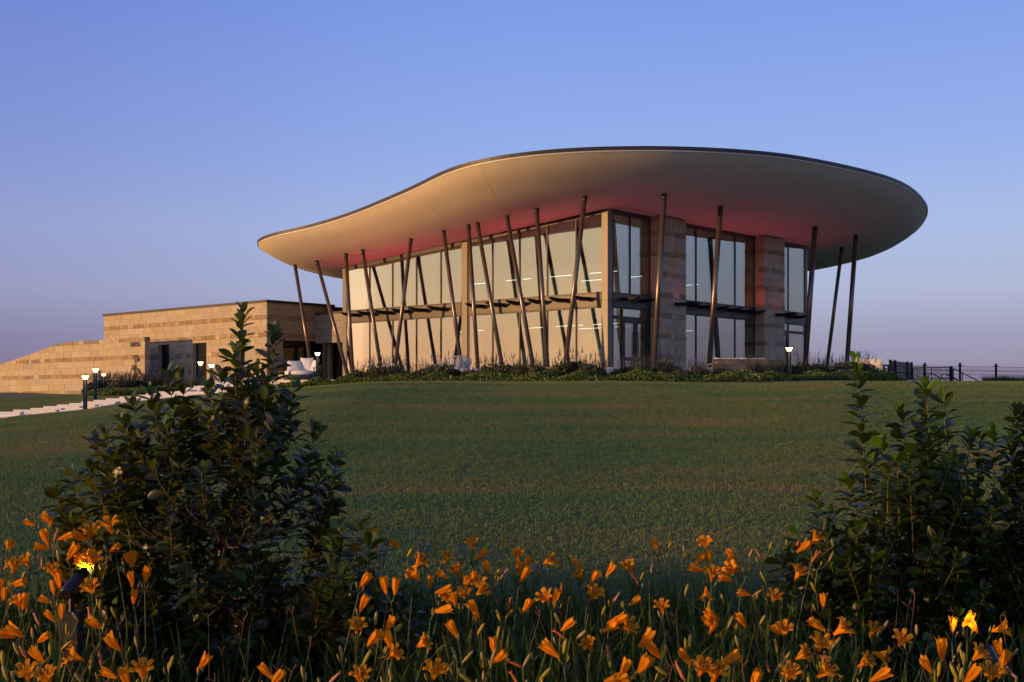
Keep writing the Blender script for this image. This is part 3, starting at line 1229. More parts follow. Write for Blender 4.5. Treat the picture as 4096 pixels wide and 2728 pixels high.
def pier(x0, x1, proud, nm):
    ztop = ceil_l((x0 + x1) / 2, 0)
    p = MB()
    p.box(x0 + .013, x1 - .05, -proud + .013, .4, -.3, ztop - .01)
    pr = p.build(nm, M['mortar'], pav)
    # front face and the side face turned to the camera
    fr = empty('front_face')
    bpy.data.objects.remove(fr)
    W = x1 - x0

    def face(length, ox, oy, rotz):
        ca, sa = math.cos(rotz), math.sin(rotz)
        for z0, z1, ro in courses(.02, -.25, ztop - .02, .20, .325):
            x, first = 0.0, True
            while x < length - 1e-6:
                w = rng.uniform(.34, .62) if ro else rng.uniform(.42, .8)
                if first:
                    w *= rng.uniform(.5, 1.0)
                    first = False
                if length - (x + w) < .22:
                    w = length - x
                kd = ('pale_stone' if rng.random() < .1 else 'rough_stone') if ro else 'stone'
                py = rng.uniform(-.012, 0) if ro else rng.uniform(-.003, .002)
                xa = x + .0045
                o = add_stone(pr, 0, z0 + .0045, w - .009, z1 - z0 - .009, .10, 0, kd, rotz)
                o.location = (ox + ca * xa - sa * py, oy + sa * xa + ca * py, z0 + .0045)
                x += w
    face(W, x0, -proud, 0.0)
    face(proud + .15, x0, .15, -math.pi / 2)
    return pr


pier(2.92, 4.80, .5, 'stone_pier')
pier(11.30, 13.18, .5, 'stone_pier')


# ------------------------------------------------------------------ wall uplights (boat shaped arms) with red lamps
def uplight_mesh(L_=1.0, w=.30):
    m = MB()
    n = 12
    rows = []
    for k in range(n + 1):
        t = k / n
        y = -L_ * t                                     # outward
        top = .10 - .03 * t if t < .55 else .085 + (.03 * (t - .55) / .45)
        depth = .15 * math.sqrt(max(0.0, 1 - max(0, (t - .35) / .65) ** 2)) * (1 if t > .06 else .75) + .012
        hw = w / 2 * (1 - .45 * t ** 3)
        rows.append([(-hw, y, top), (-hw * .85, y, top - depth * .7), (0, y, top - depth), (hw * .85, y, top - depth * .7), (hw, y, top)])
    vs = [p for r_ in rows for p in r_]
    fs_ = []
    for k in range(n):
        for j in range(4):
            fs_.append((k * 5 + j, k * 5 + j + 1, (k + 1) * 5 + j + 1, (k + 1) * 5 + j))
    # shallow tray top
    o = len(vs)
    vs += [(x * .92, y, z - .02) for r_ in rows for (x, y, z) in (r_[0], r_[4])]
    for k in range(n):
        fs_.append((o + 2 * k, o + 2 * k + 1, o + 2 * k + 3, o + 2 * k + 2))
        fs_.append((k * 5, (k + 1) * 5, o + 2 * k + 2, o + 2 * k))
        fs_.append((k * 5 + 4, o + 2 * k + 1, o + 2 * k + 3, (k + 1) * 5 + 4))
    fs_.append((0, 1, 2, 3, 4))
    fs_.append(tuple(n * 5 + j for j in range(5))[::-1])
    m.add(vs, fs_)
    return m.mesh('wall_uplight', M['black'], smooth=False)


UP = uplight_mesh()
led = MB()
led.box(-.09, .09, -.72, -.40, .078, .090)
LED = led.mesh('red_lens', M['red_led'])
red_lamp = bpy.data.lights.new('red_uplight_lamp', 'AREA')
red_lamp.shape = 'RECTANGLE'
red_lamp.size = .2
red_lamp.size_y = .5
red_lamp.energy = 5.4
red_lamp.color = (1.0, .07, .12)
red_lamp.spread = R(150)
red_weak = red_lamp.copy()
red_weak.energy = .9
red_mid = red_lamp.copy()
red_mid.energy = 3.0


def uplight(x, y, z, rotz, e=red_lamp):
    o = link('wall_uplight', UP, pav, (x, y, z), (0, 0, rotz))
    link('red_lens', LED, o)
    l_ = link('red_lamp', e, o, (0, -.55, .12), (math.pi, 0, 0))
    return o


for k in range(13):
    yy = .95 + k * 1.155
    if abs(yy - 7.8) < .2:
        continue
    uplight(-.05, yy, SP0 + .27, -math.pi / 2)
for xx in (.95, 2.1, 5.3, 6.45, 7.6, 8.75, 9.9, 10.8, 13.7, 14.9):
    uplight(xx, -.05, SP0 + .27, 0, red_mid).scale = (1, .82, .9)
for xx in (4.05, 12.4):
    uplight(xx, -.51, SP0 + .22, 0, red_weak)

# ------------------------------------------------------------------ slanted columns
COLS = [((1180.5, 1063), (1242.7, 1452.6), .085), ((1268, 1047.5), (1380, 1460), .085), ((1384, 1018), (1409, 1462), .085), ((1450.7, 1003), (1522.5, 1467), .085),
        ((1643.5, 959), (1581, 1460), .085), ((1775, 926.5), (1840.5, 1433), .085), ((1874, 902.6), (1909, 1436), .085), ((1910, 895), (2007.6, 1460), .085),
        ((2027.7, 866.6), (2129, 1444), .085), ((2147, 838), (2189, 1455), .085), ((2339.4, 791.7), (2261, 1457.5), .09), ((2656.6, 782.5), (2613, 1492.7), .105),
        ((2881.6, 829.7), (2836.6, 1473.8), .107), ((3260, 909.5), (3222.7, 1438.7), .12), ((3367.3, 991.6), (3310, 1450), .09), ((3423.5, 944), (3387.4, 1455.9), .112)]
for (ut, vt), (ub, vb), rad in COLS:
    p, q = (ut - CX) / F_PX, (HZ - vt) / F_PX
    Y = PC / (q - PA * p - PB)
    for _ in range(20):
        zs = soffit_z(p * Y, Y)
        Y = Y + (zs - q * Y) * 3
    dloc = w_loc(pix(ut, vt, Y)).x

    def at_depth(Yq):
        vq = HZ - (TERR_Z - .05) * F_PX / Yq
        uq = ut + (ub - ut) * (vq - vt) / (vb - vt)
        return w_loc(pix(uq, vq, Yq)).x - dloc, uq, vq
    lo_, hi_ = Y - 9, Y + 9
    for _ in range(50):
        md_ = (lo_ + hi_) / 2
        if at_depth(md_)[0] < 0:
            lo_ = md_
        else:
            hi_ = md_
    Yb = (lo_ + hi_) / 2
    _, ubase, vbase = at_depth(Yb)
    P1 = pix(ut, vt, Y)
    P0 = pix(ubase, vbase, Yb)
    d = (P1 - P0).normalized()
    m = MB()
    m.tube([w_loc(P0), w_loc(P1 + d * .06)], rad, 20)
    c = m.build('slanted_column', M['bronze'], pav, smooth=True)
    m = MB()
    m.tube([w_loc(P1 - d * .16), w_loc(P1 + d * .05)], rad * 1.04, 20)
    m.build('column_collar', M['frame'], c, smooth=True)

# ------------------------------------------------------------------ pendant lights inside
pl_body = MB()
pl_body.box(-.75, .75, -.04, .04, 0, .07)
PB_ = pl_body.mesh('housing', M['black'])
pl_tube = MB()
pl_tube.box(-.73, .73, -.03, .03, -.012, 0)
PT_ = pl_tube.mesh('light_strip', M['led'])


pend_lamp = bpy.data.lights.new('pendant_lamp', 'AREA')
pend_lamp.shape = 'RECTANGLE'
pend_lamp.size = 1.4
pend_lamp.size_y = .06
pend_lamp.energy = 15.0
pend_lamp.color = (1.0, .88, .70)


def pendant(x, y, z, top, label):
    o = empty('pendant_light', loc_w(x, y, z), ROT + math.pi / 2)
    tag(o, label, 'pendant light', 'linear pendants inside the pavilion')
    link('housing', PB_, o)
    link('light_strip', PT_, o)
    link('pendant_lamp', pend_lamp, o, (0, 0, -.03))
    w = MB()
    for sx in (-.6, .6):
        w.tube([(sx, 0, .07), (sx, 0, top - z)], .004, 4)
    w.build('suspension_wire', M['black'], o)


PEND = []
for (x, y) in ((2.2, 1.9), (2.2, 4.3), (2.2, 6.6), (4.6, 1.8), (4.6, 4.2), (7.4, 2.6), (9.4, 2.6), (2.4, 9.4)):
    PEND.append((x, y, 4.55, True))
for (x, y) in ((1.8, 1.4), (1.8, 3.4), (3.6, 1.6), (1.9, 5.6), (3.8, 3.9), (1.9, 9.2), (8.2, 2.0)):
    PEND.append((x, y, 2.35, False))
for up in (True, False):
    L_ = sorted([p for p in PEND if p[3] == up], key=lambda p: proj(loc_w(p[0], p[1], p[2]))[0])
    for k, (x, y, z, _u) in enumerate(L_):
        pendant(x, y, z, ceil_l(x, y) - .02 if up else 2.97,
                "white linear pendant glowing behind the %s floor glass, %s from the left there" % ('upper' if up else 'ground', ORD[k]))

# ------------------------------------------------------------------ stone wing
W0 = Vector((-12.49, 62.0, 0))
wing = empty('stone_wing', W0, ROT)       # local x = E2 (into depth, along the side wall), local y = E1 (along the front wall, leftwards)
tag(wing, 'low flat roofed building of banded tan limestone left of the glass pavilion', 'building')
WL, WT, WB, HEAD = 15.77, 4.98, .1, 3.09
holes_f = [(8.86, 9.94, -1, HEAD), (5.28, 6.58, -1, HEAD), (1.33, 2.63, 1.45, HEAD)]
fw = MB()


def wall_with_holes(mbx, plane, t0, t1, a0, a1, z0, z1, holes):
    for (p, q, r_, s) in rect_minus((a0, a1, z0, z1), holes):
        if plane == 'x':
            mbx.box(t0, t1, p, q, r_, s)
        else:
            mbx.box(p, q, t0, t1, r_, s)


wall_with_holes(fw, 'x', .013, .36, .013, WL, WB, WT, holes_f)
fwo = fw.build('front_wall', M['mortar'], wing)
# stones: face along local +y with outward -x  -> rotate 90 deg and flip: run from the left end towards the corner
hl = [(WL - b, WL - a, z0, z1) for a, b, z0, z1 in holes_f]


class Off:
    pass


def face_stones(parent, ox, oy, rotz, length, zmin, zmax, anchor, holes, hr, hs, ls, lr, top=None):
    ca, sa = math.cos(rotz), math.sin(rotz)
    for z0, z1, ro in courses(anchor, zmin, zmax, hr, hs):
        x, first = 0.0, True
        while x < length - 1e-6:
            w = rng.uniform(*(lr if ro else ls))
            if first:
                w *= rng.uniform(.45, 1.0)
                first = False
            if length - (x + w) < .25:
                w = length - x
            for (a, b, p, q) in rect_minus((x, x + w, z0, z1), holes):
                hl_, zr = q - p - .009, None
                if top is not None:
                    tl, tr_ = top(a), top(b)
                    if max(tl, tr_) <= p + .05:
                        continue
                    if min(tl, tr_) < q:
                        hl_ = max(min(q, tl) - p - .005, .02)
                        zr = max(min(q, tr_) - p - .005, .02)
                kd = ('pale_stone' if rng.random() < .15 else 'rough_stone') if ro else 'stone'
                py = rng.uniform(-.014, 0) if ro else rng.uniform(-.003, .002)
                xa = a + .0045
                o = add_stone(parent, 0, 0, b - a - .009, hl_, .10, 0, kd, rotz, zr)
                o.location = (ox + ca * xa - sa * py, oy + sa * xa + ca * py, p + .0045)
            x += w


face_stones(fwo, 0, WL, -math.pi / 2, WL, WB + .1, WT, 2.32, hl, .23, .335, (.65, 1.25), (.35, .75))
# side wall (faces the terrace)
SD = 3.15
sw = MB()
holes_s = [(1.04, SD + 1, -1, HEAD)]
wall_with_holes(sw, 'y', .013, .36, .36, SD + 1.2, WB, WT, holes_s)
swo = sw.build('side_wall', M['mortar'], wing)
face_stones(swo, 0, 0, 0.0, SD + 1.2, WB + .1, WT, 2.32, holes_s, .23, .335, (.55, 1.0), (.35, .65))
m = MB()
m.box(-.06, .40, -.06, WL + .06, WT + .002, WT + .13)
m.box(.40, SD + 1.3, -.06, .40, WT + .002, WT + .13)
m.build('roof_coping', M['fascia'], wing)
m = MB()
m.box(.3, 9, .3, WL, WT - .2, WT + .05)
m.build('roof', M['fascia'], wing)
m = MB()
m.box(.36, 9, WL - .3, WL, WB, WT - .21)
m.box(8.7, 9, .36, WL - .31, WB, WT - .21)
m.build('rear_wall', M['panel_link'], wing)
for (a, b, z0, z1), nm in zip(holes_f, ('door', 'door', 'window')):
    zb = max(z0, WB)
    f = MB()
    for (p, q, r_, s) in ((a, a + .07, zb, z1), (b - .07, b, zb, z1), (a + .07, b - .07, z1 - .08, z1), (a + .07, b - .07, zb, zb + .1)):
        f.box(.24, .33, p, q, r_, s)
    fo = f.build(nm, M['black'], wing)
    g = MB()
    g.box(.28, .30, a + .07, b - .07, zb + .1, z1 - .08)
    g.build('pane' if nm == 'window' else 'door_panel', M['glass'] if nm == 'window' else M['black'], fo)
# glazed entrance doors in the side wall
f = MB()
yg = .22
f.box(1.04, SD, yg - .05, yg + .05, HEAD - .14, HEAD - .002)
ent = f.build('entrance_header', M['black'], wing)
for (a, b, hh) in ((1.08, 2.02, True), (2.06, 3.0, False)):
    d = MB()
    for (p, q, r_, s) in ((a, a + .1, .75, HEAD - .15), (b - .1, b, .75, HEAD - .15), (a + .1, b - .1, .75, .95), (a + .1, b - .1, HEAD - .27, HEAD - .15)):
        d.box(p, q, yg - .03, yg + .03, r_, s)
    dr = d.build('entrance_door', M['black'], wing)
    g = MB()
    g.box(a + .1, b - .1, yg - .01, yg + .01, .95, HEAD - .27)
    g.build('door_pane', M['dark_glass'], dr)
    h = MB()
    hx = b - .16 if hh else a + .16
    h.tube([(hx, yg - .08, 1.2), (hx, yg - .08, 2.5)], .018, 8)
    h.build('door_handle', M['black'], dr)
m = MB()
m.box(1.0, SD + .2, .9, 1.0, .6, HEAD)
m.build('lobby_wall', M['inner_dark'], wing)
# link volume between wing and pavilion: boarded upper panel, dark recess under it
LKX = SD
zb0, zb1 = 2.98, 4.50
bh = (zb1 - zb0) / 4
for k in range(4):
    m = MB()
    m.bbox(LKX, LKX + .1, -6.4, -.005, zb0 + k * bh + .006, zb0 + (k + 1) * bh - .006, .006)
    m.build('cladding_board', M['panel_link'], wing)
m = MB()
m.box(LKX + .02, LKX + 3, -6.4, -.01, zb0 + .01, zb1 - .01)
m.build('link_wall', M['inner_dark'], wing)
m = MB()
m.box(LKX - .05, LKX + 3.1, -6.45, -.012, zb1 + .002, zb1 + .1)
m.build('link_coping', M['fascia'], wing)
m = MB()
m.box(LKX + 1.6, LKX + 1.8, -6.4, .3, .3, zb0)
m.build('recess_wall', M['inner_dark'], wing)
m = MB()
m.box(LKX + .02, LKX + .2, -.75, -.55, .6, zb0)
m.build('recess_post', M['panel'], wing)

# ------------------------------------------------------------------ curved address wall
G0 = Vector((-19.70, 65.3, 0))
gw = empty('curved_stone_wall', G0, ROT)
tag(gw, 'banded limestone garden wall with sloping curved top bearing the number 16155', 'garden wall')
GS = [0, 8.15, 9.0, 9.9, 11.2, 12.7, 14.5, 16.55, 19, 22, 26]
GT = [3.39, 3.37, 3.31, 3.21, 3.01, 2.76, 2.50, 2.25, 1.95, 1.55, 1.0]
GL = 24.0


def g_top(s):
    return float(np.interp(s, GS, GT))


m = MB()
n = 60
for k in range(n):
    a, b = .013 + (GL - .013) * k / n, .013 + (GL - .013) * (k + 1) / n
    za, zb = g_top(a) - .012, g_top(b) - .012
    m.add([(.013, a, -.4), (.013, b, -.4), (.26, b, -.4), (.26, a, -.4), (.013, a, za), (.013, b, zb), (.26, b, zb), (.26, a, za)],
          [(0, 4, 5, 1), (1, 5, 6, 2), (2, 6, 7, 3), (3, 7, 4, 0), (4, 7, 6, 5), (0, 1, 2, 3)])
m.build('wall_core', M['mortar'], gw)
hr2, hs2 = .22, .368
face_stones(gw, 0, GL, -math.pi / 2, GL, .0, 3.40, 3.17, (), hr2, hs2, (.7, 1.3), (.4, .8), top=lambda x: g_top(GL - x))
face_stones(gw, 0, 0, 0.0, .32, .0, 3.39, 3.17, (), hr2, hs2, (.4, .6), (.3, .4))


def text_obj(name, body, size, material, parent, loc, rot, ext=.012):
    cu = bpy.data.curves.new(name, 'FONT')
    cu.body = body
    cu.size = size
    cu.extrude = ext
    cu.offset = .005 if len(body) > 1 else .0
    cu.space_character = 1.06
    cu.align_x = 'CENTER'
    cu.align_y = 'CENTER'
    cu.materials.append(material)
    o = link(name, cu, parent, loc, rot)
    return o


# front face looks to -x; text x axis must run along -y
num = text_obj('house_number', '16155', .345, M['digit'], gw, (-.045, .93, 3.00), (R(90), 0, R(-90)), .014)
num.scale = (1.08, 1.0, 1.0)
ltr = text_obj('sign_letter', 'S', .62, M['digit'], gw, (-.05, 4.55, 1.42), (R(90), 0, R(-90)), .02)

# metal flower emblem: three fan shaped heads on stems
emb = MB()


def em_pt(a, z, d=-.07):
    return (d, a, z)


def fan(cy, cz, r_, tilt, spread, n, seed):
    rg = random.Random(seed)
    pts = []
    base = (cy, cz)
    prof = []
    for k in range(n * 2 + 1):
        t = k / (n * 2)
        an = tilt + (t - .5) * spread
        rr_ = r_ * (1.0 if k % 2 else .80) * rg.uniform(.94, 1.04)
        prof.append((cy + math.sin(an) * rr_, cz + math.cos(an) * rr_))
    poly = [base] + prof
    nn = len(poly)
    vs = [em_pt(a, z, -.085) for a, z in poly] + [em_pt(a, z, -.06) for a, z in poly]
    fs_ = []
    for k in range(1, nn - 1):
        fs_.append((0, k, k + 1))
        fs_.append((nn, nn + k + 1, nn + k))
    for k in range(nn):
        j = (k + 1) % nn
        fs_.append((k, nn + k, nn + j, j))
    emb.add(vs, fs_)


for (cy, cz, r_, tilt, sp, n, sd) in ((.82, 2.06, .40, -.35, 2.2, 9, 1), (.98, 1.62, .30, .5, 2.3, 8, 2), (.68, 1.42, .33, -.62, 2.3, 8, 3)):
    fan(cy, cz, r_, tilt, sp, n, sd)
for path in ([(.80, 1.2), (.80, 1.6), (.82, 2.1)], [(.84, 1.2), (.90, 1.45), (.98, 1.66)], [(.78, 1.2), (.74, 1.35), (.68, 1.48)]):
    emb.tube([em_pt(a, z, -.072) for a, z in path], .022, 6)
emb.build('flower_emblem', M['emblem'], gw)

# ------------------------------------------------------------------ bollard lights
bp = MB()
bp.lathe([(.105, 0), (.105, .012), (.064, .016), (.064, .985)], 24)
BP = bp.mesh('post', M['bollard'], smooth=True)
bl = MB()
bl.lathe([(.063, .985), (.070, 1.02), (.088, 1.06), (.108, 1.085), (.108, 1.09)], 28)
BL = bl.mesh('lamp_lens', M['lamp'], smooth=True)
bc = MB()
bc.lathe([(.113, 1.0905), (.113, 1.10), (.02, 1.112)], 28)
BC = bc.mesh('cap', M['black'])
BOLL = [((341, 1645), 37.6, 'black bollard light nearest the camera beside the pale steps', 1.0),
        ((382, 1596), 44.0, 'black bollard light on the lawn behind the steps, second from the left', 1.0),
        ((414, 1585), 59.5, 'small lit bollard mostly hidden by purple flowers by the curved wall', 1.0),
        ((802, 1546), 48.0, 'black bollard light in front of the dark stone building doorway', 1.0),
        ((846, 1577), 45.0, 'lit bollard beside the steps, partly hidden by the left shrub', 1.0),
        ((1270, 1522), 48.0, 'black bollard light on the terrace beside the white daybed', 1.0),
        ((3156.5, 1531), 37.9, 'lone black bollard light at the right bed before the stone pier', 1.0)]
b0 = None
for (u, v), Y, lab, s in BOLL:
    P = pix(u, v, Y)
    z = gz(P.x, P.y)
    if abs(P.x + 7.7) < .5 and Y == 48.0:
        z = TERR_Z
    if b0 is None:
        b0 = empty('bollard_light', (P.x, P.y, z))
        link('post', BP, b0)
        link('lamp_lens', BL, b0)
        link('cap', BC, b0)
        o = b0
    else:
        o = copy_tree(b0)
        o.location = (P.x, P.y, z)
    o.scale = (1, 1, (HZ - v + 0) and (max(.85, min(1.15, (P.z + 1.10 - z) / 1.10))))
    tag(o, lab, 'bollard light', 'lit bollard lights along the path and beds')


# ------------------------------------------------------------------ terrace furniture
def pillow(mbx, c, ax_u, ax_v, n_, w, h, t, k=8):
    """soft square cushion centred at c, spanning ax_u*w, ax_v*h, thickness t along n_"""
    vs, fs_ = [], []
    for side in (1, -1):
        for i in range(k + 1):
            for j in range(k + 1):
                a, b = 2 * i / k - 1, 2 * j / k - 1
                a2, b2 = a * (1 - .08 * (1 - b * b)), b * (1 - .08 * (1 - a * a))
                th = t / 2 * ((1 - a * a) * (1 - b * b)) ** .42 * side
                vs.append(Vector(c) + Vector(ax_u) * (a2 * w / 2) + Vector(ax_v) * (b2 * h / 2) + Vector(n_) * th)
    K = (k + 1) * (k + 1)
    for s in (0, 1):
        for i in range(k):
            for j in range(k):
                q = [s * K + i * (k + 1) + j, s * K + (i + 1) * (k + 1) + j, s * K + (i + 1) * (k + 1) + j + 1, s * K + i * (k + 1) + j + 1]
                fs_.append(q if s == 0 else q[::-1])
    mbx.add(vs, fs_)


# round daybed
P = pix(1208, 1520, 50.0)
db = empty('daybed', (P.x, P.y, TERR_Z))
tag(db, 'round dark wicker daybed with white cushions on the terrace', 'daybed')
m = MB()
n = 40
vs, fs_ = [], []
for k in range(n):
    an = 2 * math.pi * k / n
    back = max(0.0, math.cos(an - R(20)))                      # high on the right/back
    hh = .26 + .42 * back ** 2
    for (r_, z) in ((.70, 0.02), (.78, hh * .6), (.80, hh), (.74, hh), (.70, .20)):
        vs.append((r_ * math.cos(an), r_ * .85 * math.sin(an), z))
for k in range(n):
    j = (k + 1) % n
    for q in range(4):
        fs_.append((k * 5 + q, j * 5 + q, j * 5 + q + 1, k * 5 + q + 1))
fs_.append(tuple(k * 5 for k in range(n))[::-1])
m.add(vs, fs_)
m.build('wicker_shell', M['wicker'], db, smooth=True)
m = MB()
m.lathe([(.68, .20), (.71, .26), (.71, .36), (.66, .42), (.3, .435), (.001, .44)], 36)
o = m.build('seat_cushion', M['cloth'], db, smooth=True)
o.scale = (1, .86, 1)
for (cx, cy, cz, w, h, tilt, yaw) in ((-.36, .22, .64, .60, .46, .42, .22), (.13, .36, .69, .56, .58, .18, -.10), (.52, .10, .63, .54, .52, .28, -.95)):
    m = MB()
    au = Vector((math.cos(yaw), math.sin(yaw), 0))
    nn = Vector((-math.sin(yaw), math.cos(yaw), 0))
    av = (Vector((0, 0, 1)) * math.cos(tilt) + nn * math.sin(tilt)).normalized()
    pillow(m, (cx, cy, cz), au, av, au.cross(av), w, h, .2)
    m.build('pillow', M['cloth'], db, smooth=True)
# small stone cube table by the daybed and other cubes
for (u, v, Y, w, h, lab) in ((1136, 1521, 50.6, .36, .36, 'small tan stone cube table at the left of the white daybed'),
                             (2828, 1493, 43.6, .36, .34, 'small pale cube planter left of the long wooden sofa'),
                             (3551, 1524, 46.5, .42, .36, 'pale cube table beside the cream cushioned sofa near the gate')):
    P = pix(u, v, Y)
    zb = TERR_Z if Y < 46 or u < 2000 else gz(P.x, P.y)
    m = MB()
    m.bbox(-w / 2, w / 2, -w / 2, w / 2, 0, h, .015)
    m.bbox(-w / 2 - .012, w / 2 + .012, -w / 2 - .012, w / 2 + .012, h + .002, h + .04, .012)
    tag(m.build('cube_table', M['concrete'], None, loc=(P.x, P.y, zb)), lab, 'side table', 'pale cube tables on the terrace')


# white woven lounge chairs
def lounge_chair(P, rotz, lab, s=1.0):
    c = empty('lounge_chair', (P.x, P.y, TERR_Z), rotz)
    tag(c, lab, 'chair', 'white woven lounge chairs on the terrace')
    m, rl = MB(), MB()
    lo_p, hi_p = [], []
    n = 30
    for i in range(n + 1):
        a = -R(100) + R(200) * i / n
        ca = math.cos(a)
        top = .50 + .27 * max(0, ca) ** .6 + .03 * math.sin(a)
        lo_p.append((.40 * math.sin(a), -.40 * ca * .85, .30))
        hi_p.append((.52 * math.sin(a), -.52 * ca * .85 - .05, top))
    for i in range(n + 1):
        for q in ((lo_p[i], hi_p[i]), (lo_p[i], hi_p[min(n, i + 1)])):
            m.tube([q[0], q[1]], .011, 5, cap=False)
    tag(m.build('back_cords', M['mesh_white'], c, smooth=True), kind='stuff')
    rl.tube(hi_p, .016, 6)
    rl.tube(lo_p, .016, 6)
    rl.build('back_rail', M['mesh_white'], c, smooth=True)
    m = MB()
    m.lathe([(.36, .26), (.40, .30), (.40, .38), (.34, .42), (.001, .43)], 28)
    m.build('seat_cushion', M['cloth'], c, smooth=True)
    for k2 in range(4):
        an = R(45 + 90 * k2)
        m = MB()
        m.tube([(.30 * math.cos(an), .30 * math.sin(an), .27), (.36 * math.cos(an), .36 * math.sin(an), 0)], .016, 8)
        m.build('leg', M['frame'], c)
    c.scale = (s, s, s)


lounge_chair(pix(1822, 1500, 46.0), R(10), 'large white woven lounge chair seen from behind before the facade post', 1.12)
lounge_chair(pix(1738, 1500, 49.0), R(70), 'half hidden white lounge chair left of the large woven one', .95)
lounge_chair(pix(1578, 1500, 47.0), R(-60), 'leftmost white lounge chair, almost hidden by the salvia clumps', .85)


# sofas
def sofa(P, zb, rotz, L_, lab, frame, cloth, h=.72, boards=3):
    s = empty('outdoor_sofa', (P.x, P.y, zb), rotz)
    tag(s, lab, 'sofa')
    for k in range(boards):
        m = MB()
        bh_ = (h - .26) / max(1, boards)
        m.bbox(-L_ / 2, L_ / 2, -.02, .03, .26 + k * bh_ + .008, .26 + (k + 1) * bh_ - .008, .006)
        m.build('back_board', frame, s)
    for sx in (-1, 1):
        m = MB()
        m.bbox(sx * L_ / 2 - .035, sx * L_ / 2 + .035, -.03, .8, .50, .56, .008)
        for yy in (-.03, .74):
            m.bbox(sx * L_ / 2 - .03, sx * L_ / 2 + .03, yy, yy + .06, 0, .498, .006)
        m.build('arm_frame', frame, s)
    m = MB()
    m.box(-L_ / 2, L_ / 2, .04, .8, .18, .25)
    m.build('seat_frame', frame, s)
    m = MB()
    m.bbox(-L_ / 2 + .05, L_ / 2 - .05, .05, .78, .252, .42, .04)
    m.build('seat_cushion', cloth, s)
    for k in range(2):
        m = MB()
        pillow(m, ((-.25 + .5 * k) * (L_ - .1), .13, h - .205), (1, 0, 0), (0, .14, .99), (0, .99, -.14), L_ / 2 - .06, .5, .2)
        m.build('back_cushion', cloth, s, smooth=True)
    return s


sofa(pix(2962, 1500, 44.2), TERR_Z, R(4), 2.02, 'long wooden outdoor sofa with pale cushions before the blue glass', M['teak'], M['cloth'])
P = pix(3476, 1500, 46.0)
sofa(P, max(TERR_Z, gz(P.x, P.y)) if P.x < 14 else TERR_Z, R(-30), 1.1, 'cream cushioned sofa at the right end of the terrace near the gate', M['fence'], M['cloth_tan'], .74, 0)
P = pix(3370, 1500, 47.5)
sofa(P, TERR_Z, R(6), .66, 'dark wooden armchair behind the right flower bed', M['teak'], M['wicker'], .66)
P = pix(3268, 1500, 48.5)
sofa(P, TERR_Z, R(30), .5, 'small armchair with a cream back cushion behind purple spikes', M['teak'], M['cloth_tan'], .66)
# low seat wall along the terrace, seen between the plants
m = MB()
pts = [(-3.6, 46.6), (-1.9, 45.6), (.2, 44.6), (2.2, 43.9), (3.6, 43.6)]
for k in range(len(pts) - 1):
    a, b = Vector((*pts[k], 0)), Vector((*pts[k + 1], 0))
    d = (b - a).normalized()
    nn = Vector((-d.y, d.x, 0))
    b = b - d * .012
    vs = []
    for zz in (TERR_Z, TERR_Z + .40):
        for c in (a, b, b + nn * .35, a + nn * .35):
            vs.append((c.x, c.y, zz))
    m.add(vs, [(0, 3, 2, 1), (4, 5, 6, 7), (0, 1, 5, 4), (1, 2, 6, 5), (2, 3, 7, 6), (3, 0, 4, 7)])
tag(m.build('seat_wall', M['concrete']), 'low pale stone seat wall half hidden behind the terrace planting', 'seat wall')

# ------------------------------------------------------------------ fence, gate, screen
FY = 66.0


def fpt(u, v, Y):
    return pix(u, v, Y)


fence = empty('wire_fence', (fpt(3880, 1535, FY).x, FY, gz(20, FY)))
tag(fence, 'dark metal wire mesh fence with square posts along the far lawn edge', 'fence')
fz = fence.location


def fl(u, v, Y=FY):
    p = fpt(u, v, Y)
    return Vector((p.x - fz[0], p.y - fz[1], p.z - fz[2]))


posts = [(3699, 1453), (3840, 1453.5), (3984, 1457), (4130, 1461), (4280, 1465)]
for (u, v) in posts:
    b = fl(u, 1545)
    t = fl(u, v)
    m = MB()
    m.bbox(b.x - .052, b.x + .052, b.y - .05, b.y + .05, b.z - .3, t.z, .008)
    m.bbox(b.x - .060, b.x + .060, b.y - .06, b.y + .06, t.z + .002, t.z + .03, .006)
    m.bbox(b.x - .17, b.x + .17, b.y - .08, b.y - .055, t.z - .125, t.z - .095, .004)
    m.build('post', M['fence'], fence)
for k in range(len(posts) - 1):
    m = MB()
    ua, ub = posts[k][0], posts[k + 1][0]
    n = 34
    for i in range(1, n):
        t = i / n
        u = ua + (ub - ua) * t
        vt = 1461.5 + (u - 3650) * .014
        m.tube([fl(u, vt), fl(u, 1545)], .0062, 4, cap=False)
    for dv in (0, 14, 18, 32, 46, 60):
        va = 1463 + dv + (ua - 3650) * .014
        vb = 1463 + dv + (ub - 3650) * .014
        m.tube([fl(ua, va), fl(ub, vb)], .0075, 4, cap=False)
    tag(m.build('wire_mesh', M['fence'], fence), kind='stuff')
# stretch left of the first post
m = MB()
for i in range(0, 28):
    u = 3652 + i * 1.72
    m.tube([fl(u, 1461.5), fl(u, 1545)], .0062, 4, cap=False)
for dv in (0, 14, 18, 32, 46, 60):
    m.tube([fl(3652, 1463 + dv), fl(3699, 1463 + dv)], .0075, 4, cap=False)
tag(m.build('wire_mesh', M['fence'], fence), kind='stuff')

GYD = 60.0
gate = empty('field_gate', (fpt(3730, 1530, GYD).x, GYD, gz(20, GYD)))
tag(gate, 'closed black tubular field gate with mesh infill left of the handrails', 'gate')
go_ = gate.location


def gl_(u, v, Y=GYD):
    p = fpt(u, v, Y)
    return Vector((p.x - go_[0], p.y - go_[1], p.z - go_[2]))


